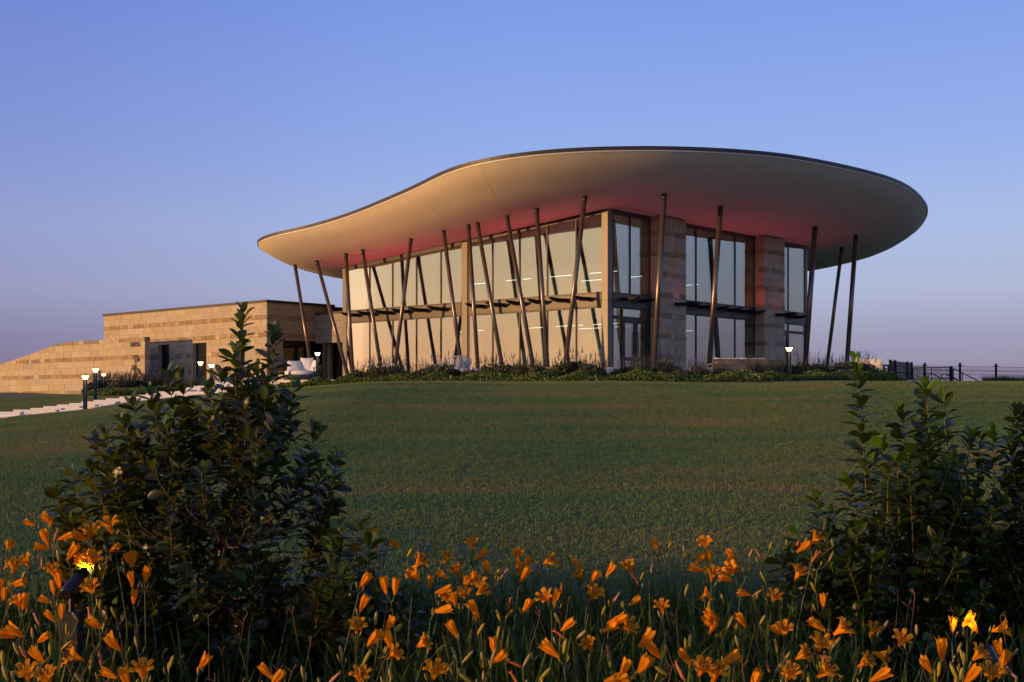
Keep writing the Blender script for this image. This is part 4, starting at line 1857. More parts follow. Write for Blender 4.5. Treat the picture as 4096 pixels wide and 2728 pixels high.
m = MB()
for path in (((3652, 1473), (3652, 1540)), ((3652, 1472), (3800, 1469)), ((3799, 1469), (3799, 1540)), ((3652, 1517), (3800, 1514)), ((3725, 1471), (3725, 1540))):
    m.tube([gl_(*path[0]), gl_(*path[1])], .024, 8)
m.build('gate_frame', M['fence'], gate)
m = MB()
for i in range(1, 33):
    u = 3652 + i * 4.5
    m.tube([gl_(u, 1473), gl_(u, 1538)], .006, 4, cap=False)
for k in range(1, 12):
    m.tube([gl_(3652, 1472 + k * 5.6), gl_(3799, 1470 + k * 5.6)], .006, 4, cap=False)
tag(m.build('gate_mesh', M['fence'], gate), kind='stuff')
for (u, w) in ((3806, .055),):
    b, t = gl_(u, 1545), gl_(u, 1464)
    m = MB()
    m.bbox(b.x - w, b.x + w, -.05, .05, b.z - .2, t.z, .008)
    m.build('gate_post', M['fence'], gate)

hr_ = empty('handrail', (fpt(3850, 1530, 58).x, 58, gz(20, 58)))
tag(hr_, 'black tubular handrails sloping down to the right beyond the gate', 'handrail')
ho = hr_.location


def hl2(u, v, Y=58):
    p = fpt(u, v, Y)
    return Vector((p.x - ho[0], p.y - ho[1], p.z - ho[2]))


for path in ([(3814, 1474), (3930, 1532)], [(3706, 1510), (3706, 1493), (3726, 1493), (3796, 1529)], [(3760, 1545), (3766, 1501), (3770, 1497), (3788, 1497), (3836, 1526)],
             [(3812, 1509), (3842, 1527)], [(3814, 1474), (3814, 1545)], [(3849, 1494), (3849, 1545)]):
    m = MB()
    m.tube([hl2(u, v) for u, v in path], .024, 8)
    m.build('rail', M['fence'], hr_)

scr = empty('screen_gate', (fpt(3604, 1525, 50).x, 50, gz(16, 50)), 0)
tag(scr, 'tall black slatted screen gate between capped posts right of the terrace', 'gate')
so = scr.location


def sl(u, v, Y):
    p = fpt(u, v, Y)
    return Vector((p.x - so[0], p.y - so[1], p.z - so[2]))


SP = [(3561, 1441.5, 48.0), (3580, 1443, 48.8), (3629, 1448.5, 51.2), (3646, 1450.5, 52.0)]
for (u, v, Y) in SP:
    b, t = sl(u, 1545, Y), sl(u, v, Y)
    m = MB()
    m.bbox(b.x - .045, b.x + .045, b.y - .045, b.y + .045, b.z - .2, t.z, .006)
    m.bbox(b.x - .055, b.x + .055, b.y - .055, b.y + .055, t.z + .001, t.z + .025, .006)
    m.build('screen_post', M['fence'], scr)
for k in range(3):
    (ua, va, Ya), (ub, vb, Yb) = SP[k], SP[k + 1]
    m = MB()
    for i in range(22):
        t = (i + .5) / 22
        a = sl(ua, va + 7 + t * 76, Ya)
        b = sl(ub, vb + 6 + t * 72, Yb)
        h_ = .016
        m.add([a + Vector((0, 0, -h_)), b + Vector((0, 0, -h_)), b + Vector((0, 0, h_)), a + Vector((0, 0, h_)),
               a + Vector((.02, .02, -h_)), b + Vector((.02, .02, -h_)), b + Vector((.02, .02, h_)), a + Vector((.02, .02, h_))],
              [(0, 1, 2, 3), (7, 6, 5, 4), (3, 2, 6, 7), (4, 5, 1, 0)])
    tag(m.build('screen_slats', M['fence'], scr), kind='stuff')
    m = MB()
    for dv in (4, 44, 80):
        m.tube([sl(ua, va + dv, Ya) + Vector((.03, .03, 0)), sl(ub, vb + dv, Yb) + Vector((.03, .03, 0))], .025, 6)
    m.build('screen_rail', M['fence'], scr)
# small mesh panel left of the screen
m = MB()
for i in range(9):
    m.tube([sl(3536 + i * 2.6, 1474, 47.6), sl(3536 + i * 2.6, 1530, 47.6)], .004, 4, cap=False)
for k in range(7):
    m.tube([sl(3534, 1474 + k * 6, 47.6), sl(3558, 1473 + k * 6, 47.6)], .004, 4, cap=False)
m.tube([sl(3530, 1473, 47.6), sl(3560, 1472.5, 47.6)], .022, 6)
m.tube([sl(3531, 1471, 47.6), sl(3531, 1535, 47.6)], .03, 6)
m.build('side_panel', M['fence'], scr)


# ------------------------------------------------------------------ leaves
def leaf_template(k=0, fold=.22, curl=.18, width=.50):
    """unit length leaf along +y, normal +z; returns verts (n,3), faces (quads)"""
    st = [(.0, .02), (.14, .34), (.34, .78), (.58, 1.0), (.80, .80), (.93, .42), (1.0, .02)]
    vs, fs_ = [], []
    for (t, w) in st:
        hw = width / 2 * w
        z0 = -curl * t * t + .03 * math.sin(t * 6 + k)
        vs += [(-hw, t, z0 + fold * hw), (0, t, z0), (hw, t, z0 + fold * hw)]
    for i in range(len(st) - 1):
        for j in range(2):
            fs_.append((i * 3 + j, i * 3 + j + 1, (i + 1) * 3 + j + 1, (i + 1) * 3 + j))
    return np.array(vs), np.array(fs_)


LEAF_T = [leaf_template(0, .30, .20, .50), leaf_template(1.5, .45, .34, .46), leaf_template(3.0, .18, .10, .54), leaf_template(4.2, .40, .02, .48)]


def mesh_from(T, name, material):
    return np_mesh(name, T[0], T[1], material, smooth=True)


LEAF_M = [[mesh_from(T, 'leaf', M[mm]) for T in LEAF_T] for mm in ('leaf', 'leaf_new')]


def orient(d, n_):
    d = d / np.linalg.norm(d)
    n_ = n_ - d * (n_ @ d)
    ln = np.linalg.norm(n_)
    n_ = n_ / ln if ln > 1e-6 else np.array([0, 0, 1.0])
    s = np.cross(d, n_)
    return np.stack([s, d, n_], 1)      # columns: x side, y dir, z normal


def visible_rank(cands, cell=14.0):
    """cands: list of (pos, size). returns indices seen from the camera, largest first"""
    best = {}
    for i, (p, s) in enumerate(cands):
        if p[1] < .5:
            continue
        u, v = proj(p)
        if not (-20 < u < 4116 and 0 < v < 2748):
            continue
        key = (int(u // cell), int(v // cell))
        if key not in best or cands[best[key]][0][1] > p[1]:
            best[key] = i
    vis = list(best.values())
    vis.sort(key=lambda i: -cands[i][1] / cands[i][0][1])
    return vis


def shrub(name, label, base_uv, Y0, tips, sil, n_fill, depth, seed, group=None, leaf_len=(.080, .122), fill_len=(.28, .5)):
    rg = random.Random(seed)
    bx0 = (base_uv[0] - CX) / F_PX * Y0
    base = Vector((bx0, Y0, gz(bx0, Y0) - .02))
    root = empty(name, base)
    tag(root, label, 'shrub', group)
    wood, twig = MB(), MB()
    leaves = []          # (pos, frame, size, new, variant)
    shoots = []
    for (u, v, ln, dy) in tips:
        shoots.append((pix(u, v + 34, Y0 + dy), ln, True))
    us = [p[0] for p in sil]
    cnt = 0
    while cnt < n_fill:
        u = rg.uniform(min(us), max(us))
        vtop = np.interp(u, us, [p[1] for p in sil])
        v = vtop + 115 + (2700 - vtop) * rg.random() ** 1.1 * .93
        half = (max(us) - min(us)) / 2
        cxm = (max(us) + min(us)) / 2
        dd = depth * math.sqrt(max(0.05, 1 - ((u - cxm) / (half * 1.05)) ** 2))
        Y = Y0 + rg.uniform(-dd, dd * .9)
        # keep the picture position while changing depth
        p = pix(u, v, Y)
        if p.z < base.z + .14:
            continue
        shoots.append((p, rg.uniform(*fill_len), False))
        cnt += 1
    hubs = []
    for k in range(34):
        t_, ln_, mn_ = shoots[rg.randrange(len(shoots))]
        f_ = rg.uniform(.25, .62)
        hp = base.lerp(t_, f_) + Vector((0, 0, rg.uniform(-.05, .05)))
        hubs.append(hp)
    for h in hubs[:34]:
        mid = base.lerp(h, .5) + Vector((rg.uniform(-.06, .06), rg.uniform(-.06, .06), -.04))
        wood.tube([base + Vector((rg.uniform(-.06, .06), rg.uniform(-.05, .05), 0)) - base, mid - base, h - base], [.016, .012, .008], 6)
    for (tip, ln, main) in shoots:
        h = min(hubs, key=lambda q: (q - tip).length + (2.0 if q.z > tip.z - ln * .6 else 0))
        dirn = (tip - h)
        up = Vector((0, 0, 1))
        axis_ = (dirn.normalized() * .75 + up * (.75 if main else .55) + Vector((rg.uniform(-.2, .2), rg.uniform(-.25, .25), rg.uniform(-.1, .1)))).normalized()
        if main:
            axis_ = (dirn.normalized() * .35 + up * .9 + Vector((rg.uniform(-.1, .1), rg.uniform(-.1, .1), 0))).normalized()
        st = tip - axis_ * ln
        # woody part
        m1 = h.lerp(st, .5) + Vector((rg.uniform(-.04, .04), rg.uniform(-.04, .04), -.03))
        wood.tube([h - base, m1 - base, st - base], [.0075, .006, .0045], 5, cap=False)
        midp = st.lerp(tip, .5) + Vector((rg.uniform(-.012, .012), rg.uniform(-.012, .012), 0))
        pts = [st, st.lerp(midp, .5), midp, midp.lerp(tip, .5), tip]
        twig.tube([p - base for p in pts], [.0045, .004, .0034, .0028, .002], 5, cap=False)
        nl = max(8, int(ln / .0165))
        ph = rg.uniform(0, 6.28)
        for k in range(nl):
            t = (k + .3) / nl
            t = min(1, 1 - (1 - t) ** 1.22 + rg.uniform(-.02, .02))
            i0 = min(3, int(t * 4))
            f = t * 4 - i0
            p = pts[i0].lerp(pts[i0 + 1], min(1, f))
            ax = (pts[i0 + 1] - pts[i0]).normalized()
            an = ph + k * 2.4 + rg.uniform(-.3, .3)
            ref = Vector((1, 0, 0)) if abs(ax.x) < .8 else Vector((0, 1, 0))
            s1 = ax.cross(ref).normalized()
            s2 = ax.cross(s1)
            rad = s1 * math.cos(an) + s2 * math.sin(an)
            th = R(rg.uniform(48, 85)) * (1 - .62 * max(0, (t - .72) / .28))
            d = ax * math.cos(th) + rad * math.sin(th)
            d.z += rg.uniform(-.15, .12)
            sz = rg.uniform(*leaf_len) * ((.92 if main else .78) + .34 * math.sin(math.pi * min(1, max(0, t * .8 + .1))))
            if t > .96:
                sz *= .85
            nvec = np.array(ax) + nrs.normal(0, .28, 3)
            leaves.append((np.array(p), orient(np.array(d), nvec), sz, main and t > .90 and rg.random() < .8 or rg.random() < .07, rg.randrange(4)))
    wood.build('branches', M['bark'], root, smooth=True)
    twig.build('twigs', M['twig'], root, smooth=True)
    cands = [(l[0] + l[1][:, 1] * l[2] * .5, l[2]) for l in leaves]
    vis = set(visible_rank(cands)[:300])
    acc_v, acc_f, acc_m, off = [], [], [], 0
    for i, (p, Fm, sz, new, var) in enumerate(leaves):
        if i in vis:
            o = link('leaf', LEAF_M[1 if new else 0][var], root)
            mt = np.eye(4)
            mt[:3, :3] = Fm * sz
            mt[:3, 3] = p - np.array(base)
            o.matrix_local = Matrix(mt.tolist())
        else:
            T = LEAF_T[var]
            acc_v.append(T[0] @ (Fm * sz).T + (p - np.array(base)))
            acc_f.append(T[1] + off)
            acc_m += [1 if new else 0] * len(T[1])
            off += len(T[0])
    fo = link('foliage', np_mesh('foliage', np.vstack(acc_v), np.vstack(acc_f), [M['leaf'], M['leaf_new']], smooth=True, midx=acc_m), root)
    tag(fo, kind='stuff')
    return root


def c5(x, y):
    return 200 + x / 1.3638, 1150 + y / 1.3638


def cD(x, y):
    return 3096 + x / 1.098, 1300 + y / 1.098


tips_left = []
for (x, y, ln, dy) in ((1050, 92, .75, 0), (1215, 195, .62, .12), (1335, 480, .42, -.1), (1445, 735, .45, .1), (1570, 875, .42, -.1), (1555, 1030, .3, 0), (1500, 1165, .3, .1),
                       (645, 415, .60, .1), (720, 430, .5, .35), (548, 525, .55, -.15), (450, 590, .42, .1), (860, 505, .5, -.35), (390, 680, .4, .2), (300, 755, .4, -.1), (245, 790, .35, .25),
                       (215, 930, .34, .1), (110, 965, .34, -.15), (40, 1075, .3, .1), (70, 1130, .3, .3), (105, 1225, .3, 0), (1010, 300, .5, -.2), (1130, 400, .5, .2), (930, 430, .45, .1),
                       (780, 640, .4, .2), (1260, 640, .4, .2), (1180, 560, .45, -.3), (1390, 900, .4, .3), (1480, 960, .35, .2), (330, 880, .35, -.3), (620, 700, .4, -.3)):
    u, v = c5(x, y)
    tips_left.append((u, v, ln, dy))
sil_left = [c5(*p) for p in ((40, 1080), (110, 990), (215, 930), (300, 790), (400, 690), (460, 620), (560, 560), (650, 470), (760, 520), (860, 540), (940, 400), (1040, 260), (1130, 330), (1220, 310), (1330, 560),
                             (1420, 800), (1530, 930), (1570, 1060), (1600, 1300))]
shrub('evergreen_shrub', 'tall dark evergreen shrub at left, its leading shoot crossing the stone building', (820, 2560), 8.0, tips_left, sil_left, 255, .66, 21,
      'evergreen shrubs in the foreground bed')
tips_small = [(c5(1690, 1240)[0], c5(1690, 1240)[1], .4, 0), (c5(1580, 1262)[0], c5(1580, 1262)[1], .35, .1), (c5(1745, 1345)[0], c5(1745, 1345)[1], .3, -.1),
              (1590, 2300, .3, 0), (1650, 2340, .3, -.1), (1330, 2150, .35, .1)]
shrub('evergreen_shrub', 'low evergreen shrub at the right foot of the tall left shrub', (1430, 2600), 7.5, tips_small,
      [(1180, 2250), (1300, 2170), (1360, 2090), (1440, 2080), (1500, 2140), (1590, 2290), (1680, 2380)], 100, .40, 22, 'evergreen shrubs in the foreground bed', fill_len=(.22, .36))
tips_r = []
for (x, y, ln, dy) in ((360, 125, .95, 0), (668, 222, .55, .1), (742, 275, .48, -.1), (555, 335, .4, .15), (480, 485, .36, -.2), (640, 395, .4, .3), (868, 440, .40, .1), (905, 455, .35, .3), (965, 440, .4, -.1),
                       (195, 715, .34, 0), (395, 650, .4, .2), (440, 545, .36, .1), (100, 880, .28, 0), (60, 965, .26, -.1), (25, 995, .24, .1), (320, 640, .4, 0), (540, 560, .4, -.35), (720, 430, .4, .2),
                       (810, 560, .4, -.2), (250, 790, .34, .2), (340, 860, .3, -.25)):
    u, v = cD(x, y)
    tips_r.append((u, v, ln, dy))
sil_r = [cD(*p) for p in ((30, 1010), (110, 900), (200, 760), (290, 760), (380, 690), (440, 570), (540, 440), (640, 360), (740, 380), (830, 520), (900, 520), (960, 520), (1010, 540), (1060, 560))]
shrub('evergreen_shrub', 'broad evergreen shrub at right with one long thin shoot rising at its left', (3700, 2560), 8.1, tips_r, sil_r, 195, .64, 23, 'evergreen shrubs in the foreground bed')
tips_e = [(*cD(1062, 335), .5, 0), (*cD(1095, 345), .45, .1), (*cD(1040, 480), .4, -.1), (4120, 1720, .45, 0), (4180, 1680, .5, .1), (*cD(1085, 560), .35, .1)]
shrub('evergreen_shrub', 'evergreen shrub cut off by the right edge of the picture', (4200, 2560), 8.3, tips_e,
      [(3900, 2050), (3980, 1880), (4060, 1750), (4130, 1760), (4250, 1800), (4350, 1950)], 105, .45, 24, 'evergreen shrubs in the foreground bed')

# ------------------------------------------------------------------ daylilies
FLW = []      # (u, v, kind, angle)


def crop(ox, oy, sc, items):
    for (x, y, k, a) in items:
        FLW.append((ox + x / sc, oy + y / sc, k, a))


crop(0, 1900, 1.8933, [
    (215, 362, 'T', 155), (352, 330, 'T', 130), (398, 335, 'W', 70), (345, 470, 'T', 105), (425, 450, 'W', 75), (508, 466, 'T', 20), (312, 545, 'T', 170), (680, 445, 'O', 80), (600, 465, 'T', 150), (835, 400, 'O', 100),
    (550, 580, 'T', 55), (440, 605, 'B', 95), (705, 660, 'O', 80), (625, 672, 'T', 150), (575, 610, 'B', 145), (640, 615, 'O', 110), (795, 555, 'B', 100), (875, 550, 'T', 35), (820, 640, 'W', 60), (200, 660, 'O', 115),
    (105, 705, 'O', 70), (50, 670, 'W', 65), (318, 660, 'W', 95), (400, 730, 'O', 90), (445, 785, 'T', 100), (410, 850, 'T', 100), (140, 820, 'T', 15), (35, 895, 'T', 75), (130, 960, 'O', 110), (185, 950, 'T', 85),
    (330, 940, 'T', 150), (690, 870, 'O', 90), (745, 975, 'B', 105), (760, 980, 'B', 85), (470, 1015, 'T', 90), (370, 1060, 'T', 135), (565, 1065, 'B', 120), (675, 1040, 'W', 100), (715, 1120, 'T', 140), (5, 820, 'T', 60),
    (110, 1180, 'T', 140), (30, 1210, 'T', 165), (245, 1190, 'B', 90), (340, 1225, 'T', 35), (505, 1160, 'B', 85), (380, 1310, 'B', 95), (120, 1310, 'B', 110), (170, 1335, 'W', 110), (570, 1380, 'O', 150), (200, 1500, 'O', 95),
    (760, 1385, 'W', 92), (800, 1495, 'T', 155), (945, 1520, 'T', 110), (1080, 1490, 'O', 85), (360, 1550, 'O', 100), (970, 630, 'T', 120), (1010, 632, 'T', 80), (1110, 750, 'T', 80),
    (2060, 375, 'T', 120), (40, 1500, 'B', 110), (690, 1420, 'B', 75), (590, 1530, 'B', 120), (860, 1040, 'B', 110), (935, 690, 'B', 92), (180, 760, 'B', 60), (20, 1390, 'B', 95)])
crop(1200, 1900, 1.8933, [
    (182, 400, 'T', 90), (75, 500, 'T', 120), (570, 520, 'T', 75), (540, 430, 'T', 60), (715, 520, 'T', -35), (835, 580, 'B', 60), (1020, 515, 'B', 90), (1305, 530, 'O', 95), (1295, 615, 'B', 95), (1380, 600, 'T', 45), (1650, 615, 'O', 85),
    (1730, 650, 'T', 55), (1660, 700, 'T', 85), (1700, 750, 'T', 60), (1880, 655, 'O', 30), (1415, 690, 'T', 110), (1190, 735, 'O', 115), (1260, 810, 'T', 70), (1310, 770, 'T', 65), (1545, 750, 'W', 50), (1495, 745, 'B', 65), (1360, 830, 'O', 100),
    (1370, 880, 'O', 40), (985, 800, 'T', 80), (725, 835, 'T', 85), (1090, 875, 'T', 15), (1120, 940, 'O', 100), (1170, 930, 'T', 95), (1240, 910, 'O', 90), (1085, 1020, 'T', 15), (1070, 750, 'T', 140), (2090, 660, 'T', 130), (2120, 755, 'O', 130),
    (2230, 770, 'T', 60), (2220, 915, 'O', 70), (1980, 850, 'W', 85), (1865, 935, 'O', 125), (1940, 920, 'T', 70), (1725, 980, 'T', 60), (1775, 950, 'B', 60), (1585, 980, 'W', 82), (1590, 1045, 'B', 50), (1500, 1055, 'B', 110), (1370, 1165, 'B', 60),
    (555, 1240, 'T', 52), (710, 1355, 'O', 40), (930, 1275, 'O', 35), (1465, 1270, 'T', 92), (1520, 1370, 'T', 42), (1620, 1425, 'W', 150), (1145, 1440, 'B', 55), (2005, 1300, 'B', 80), (2190, 1290, 'O', 120), (460, 1530, 'O', 85), (270, 1530, 'W', 45),
    (1390, 1520, 'B', 90), (1620, 1530, 'W', 120), (1505, 1180, 'B', 80), (1380, 1390, 'B', 95), (1465, 1370, 'B', 70), (1720, 1400, 'B', 60), (2130, 1210, 'B', 45), (640, 830, 'T', 100)])
crop(2400, 1900, 1.894, [
    (410, 520, 'T', 130), (530, 530, 'B', 60), (85, 715, 'T', 55), (225, 710, 'O', 120), (395, 680, 'W', 75), (320, 765, 'B', 70), (265, 785, 'W', 120), (125, 925, 'W', 60), (800, 525, 'O', 110), (825, 605, 'T', 85), (765, 630, 'T', 50), (730, 710, 'T', 165),
    (985, 590, 'T', 135), (1010, 660, 'T', 135), (1010, 720, 'O', 150), (1145, 585, 'B', 65), (1195, 590, 'W', 120), (1295, 530, 'B', 75), (1135, 705, 'B', 60), (850, 765, 'O', 90), (950, 785, 'T', 160), (655, 870, 'B', 75), (805, 900, 'D', -90), (1080, 895, 'T', 165),
    (1320, 925, 'O', 80), (470, 1000, 'O', 100), (845, 1060, 'T', 145), (825, 1120, 'T', 130), (865, 1135, 'T', 60), (1065, 1090, 'T', 125), (990, 1110, 'B', 65), (1235, 1090, 'B', 65), (30, 1020, 'B', 70), (130, 1100, 'T', 20), (90, 1150, 'T', 30), (200, 1150, 'O', 40),
    (350, 1240, 'T', 48), (640, 1370, 'T', 125), (990, 1390, 'T', 32), (330, 1440, 'T', 60), (1400, 1180, 'O', 95), (1340, 1170, 'T', 150), (1335, 1290, 'B', 100), (1670, 1290, 'O', 80), (1530, 1365, 'O', 40), (1790, 1270, 'B', 50), (1270, 1450, 'W', 110), (1365, 1450, 'W', 60),
    (610, 1490, 'W', 115), (770, 1475, 'O', 80), (865, 1520, 'O', 85), (1430, 1510, 'O', 80), (1695, 1490, 'O', 50), (1185, 1530, 'T', 70), (130, 1540, 'T', 15), (250, 1530, 'B', 50), (1540, 545, 'T', 40), (1630, 490, 'O', 60), (1420, 520, 'B', 110), (1500, 570, 'O', 110),
    (680, 1265, 'B', 88), (650, 1280, 'B', 95), (1415, 1380, 'B', 60), (1580, 1545, 'B', 95)])
crop(0, 0, 1.0, [(3492, 2520, 'O', 75), (3606, 2561, 'O', 85), (4002, 2516, 'O', 20), (3911, 2620, 'O', 55), (3993, 2588, 'T', 110), (4061, 2607, 'B', 55), (3524, 2620, 'O', -10), (3460, 2648, 'O', 45), (3701, 2652, 'T', 125), (3528, 2698, 'T', 30), (3966, 2698, 'O', 90), (3888, 2698, 'T', 50),
                 (3815, 2685, 'B', 115), (3757, 2675, 'B', 88), (3875, 2475, 'T', 60), (3890, 2500, 'T', 125), (3838, 2590, 'B', 70), (3856, 2635, 'B', 95), (3848, 2620, 'B', 105), (3844, 2698, 'B', 85), (3542, 2500, 'B', 62)])


def petal_strip(an, prof, w, seed, wob=.006):
    """prof: list of (radius, height, width factor); petal running out from the axis (+z)"""
    rg = random.Random(seed)
    vs, fs_ = [], []
    ca, sa = math.cos(an), math.sin(an)
    for (r_, z, wf) in prof:
        hw = w * wf / 2
        for j in (-1, 0, 1):
            rr_ = r_ - (.10 * hw if j == 0 else -.22 * hw) * 1.0
            t = j * hw
            vs.append((rr_ * ca - t * sa + rg.uniform(-wob, wob) * .25, rr_ * sa + t * ca + rg.uniform(-wob, wob) * .25, z + rg.uniform(-wob, wob) * .3))
    n_ = len(prof)
    for i in range(n_ - 1):
        for j in range(2):
            fs_.append((i * 3 + j, i * 3 + j + 1, (i + 1) * 3 + j + 1, (i + 1) * 3 + j))
    return vs, fs_


def flower_mesh(kind, seed):
    m = MB()
    rg = random.Random(seed)
    L_ = .105
    if kind in ('O', 'D'):
        op = rg.uniform(.85, 1.15)
        for k in range(6):
            an = k * math.pi / 3 + rg.uniform(-.1, .1)
            w = .036 if k % 2 else .027
            prof = [(.004, .0, .30), (.0075, .025, .42), (.014, .050, .75), (.027 * op, .074, 1.0), (.043 * op, .090, .95), (.056 * op, .094 - .008 * (k % 2), .62), (.064 * op, .090 - .012 * rg.random(), .06)]
            v_, f_ = petal_strip(an, prof, w, seed * 7 + k)
            m.add(v_, f_)
        for k in range(6):
            an = k * math.pi / 3 + .4
            p0, p1 = Vector((.004 * math.cos(an), .004 * math.sin(an), .04)), Vector((.020 * math.cos(an), .020 * math.sin(an), .098))
            m.tube([p0, p0.lerp(p1, .7)], .0011, 3, 0, cap=False)
            m.tube([p0.lerp(p1, .72), p1 + Vector((0, 0, .004))], .0030, 4, 1)
    elif kind == 'T':
        for k in range(6):
            an = k * math.pi / 3 + rg.uniform(-.12, .12)
            w = .030 if k % 2 else .024
            e = rg.uniform(.6, 1.25)
            prof = [(.004, .0, .32), (.0085, .024, .55), (.0135, .052, .95), (.0170, .078, 1.0), (.022 * e, .098, .72), (.030 * e, .110 - .010 * rg.random(), .08)]
            v_, f_ = petal_strip(an, prof, w, seed * 11 + k)
            m.add(v_, f_)
    elif kind == 'B':
        m.lathe([(.0035, 0), (.0055, .008), (.0085, .024), (.0095, .042), (.0080, .060), (.0040, .072), (.0008, .075)], 7)
    else:       # wilted, twisted tube
        path = [(rg.uniform(-.003, .003), rg.uniform(-.003, .003), z) for z in (0, .02, .045, .07, .088)]
        m.tube(path, [.004, .0075, .0085, .006, .0035], 7)
        for k in range(4):
            an = rg.uniform(0, 6.28)
            m.tube([Vector(path[3]), Vector(path[4]) + Vector((math.cos(an) * .010, math.sin(an) * .010, .004)), Vector(path[4]) + Vector((math.cos(an) * .013, math.sin(an) * .013, -.004))], [.0035, .0028, .0008], 4, cap=False)
    mt = {'O': [M['petal'], M['stamen']], 'D': [M['petal'], M['stamen']], 'T': M['petal'], 'B': M['bud'], 'W': M['wilt']}[kind]
    return m.mesh({'O': 'open_flower', 'D': 'open_flower', 'T': 'closing_flower', 'B': 'bud', 'W': 'wilted_flower'}[kind], mt, smooth=True)


FM = {k: [flower_mesh(k, s * 13 + ord(k)) for s in range(n_)] for k, n_ in (('O', 5), ('T', 6), ('B', 3), ('W', 3), ('D', 1))}
rgf = random.Random(5)


def fl_depth(v):
    return 8.9 - (v - 2080) / 640 * 4.0


for k in range(64):
    while True:
        u, v = rgf.uniform(10, 4090), rgf.uniform(2150, 2710)
        if (560 < u < 1360 and v < 2640) or (u > 3330 and v < 2480):
            continue
        if min(math.hypot(u - q[0], v - q[1]) for q in FLW) > 52:
            break
    FLW.append((u, v, rgf.choice('BBBTTTOW'), rgf.uniform(35, 145)))
items = []
for (u, v, k, a) in FLW:
    Y = fl_depth(v) + rgf.uniform(-.12, .12)
    if 180 < u < 1000:
        Y = min(Y, 7.1 + rgf.uniform(-.1, .1))
    elif 1000 <= u < 1700 and v > 2180:
        Y = min(Y, 6.9 + rgf.uniform(-.1, .1))
    elif u > 3250:
        Y = min(Y, 7.2 + rgf.uniform(-.1, .1))
    L_ = {'O': .085, 'D': .085, 'T': .108, 'B': .074, 'W': .086}[k]
    d2 = np.array([math.cos(R(a)), math.sin(R(a))])
    if k == 'O':
        d3 = Vector((d2[0] * .80, -.48 + rgf.uniform(-.2, .2), d2[1] * .80)).normalized()
    else:
        d3 = Vector((d2[0] * .93, rgf.uniform(-.35, .15), d2[1] * .93)).normalized()
    cen = pix(u, v, Y)
    items.append(dict(base=cen - d3 * (L_ * .5), d=d3, k=k, u=u, v=v, Y=Y, L=L_))
items.sort(key=lambda q: (q['k'] == 'B', q['v']))
groups = []
for it in items:
    best = None
    for g in groups:
        if len(g) >= 4:
            continue
        c = g[0]
        dd = math.hypot(c['u'] - it['u'], (c['v'] - it['v']))
        if dd < (85 if it['k'] == 'B' else 62) and (best is None or dd < best[0]):
            best = (dd, g)
    if best:
        sh = best[1][0]['Y'] / it['Y']
        it['base'] = it['base'] * sh
        it['Y'] = best[1][0]['Y']
        best[1].append(it)
    else:
        groups.append([it])
PLANTS = []
for gi_, g in enumerate(groups):
    bs = [q['base'] for q in g]
    cx_ = sum((b.x for b in bs)) / len(bs)
    cy_ = sum((b.y for b in bs)) / len(bs)
    low = min(b.z for b in bs)
    jn = Vector((cx_ - .02 * g[0]['d'].x, cy_ + .01, low - .045))
    gx_, gy_ = jn.x - .25 * g[0]['d'].x * rgf.uniform(.2, 1) + rgf.uniform(-.06, .06), jn.y + rgf.uniform(.0, .15)
    ground_p = Vector((gx_, gy_, gz(gx_, gy_)))
    root = empty('daylily', ground_p)
    st = MB()
    mid = ground_p.lerp(jn, .55) + Vector((rgf.uniform(-.03, .03), rgf.uniform(-.02, .02), 0))
    st.tube([Vector((0, 0, -.02)), mid - ground_p, jn - ground_p], [.0052, .0044, .0036], 6, cap=False)
    for q in g:
        kk = jn.lerp(q['base'], .5) + Vector((0, 0, -.012))
        st.tube([jn - ground_p, kk - ground_p, q['base'] - ground_p, q['base'] + q['d'] * .006 - ground_p], [.0034, .003, .0034, .0044], 6, cap=False)
    for k in range(rgf.randrange(1, 4)):     # small extra buds
        an = rgf.uniform(0, 6.28)
        p1 = jn + Vector((math.cos(an) * .022, math.sin(an) * .022, rgf.uniform(.015, .04)))
        st.tube([jn - ground_p, p1 - ground_p], .0025, 5, cap=False)
        o = link('bud', FM['B'][rgf.randrange(3)], root, p1 - ground_p)
        o.rotation_euler = Vector((math.cos(an) * .35, math.sin(an) * .35, 1)).to_track_quat('Z', 'Y').to_euler()
        s = rgf.uniform(.35, .6)
        o.scale = (s, s, s)
    st.build('stem', M['scape'], root, smooth=True)
    for q in g:
        lst = FM[q['k']]
        me = lst[rgf.randrange(len(lst))]
        o = link(me.name.split('.')[0], me, root, q['base'] - ground_p)
        qt = q['d'].to_track_quat('Z', 'Y')
        o.rotation_mode = 'QUATERNION'
        from mathutils import Quaternion
        o.rotation_quaternion = qt @ Quaternion((0, 0, 1), rgf.uniform(0, 6.28))
        s = rgf.uniform(.76, 1.02)
        o.scale = (s, s, s)
    PLANTS.append((root, g))

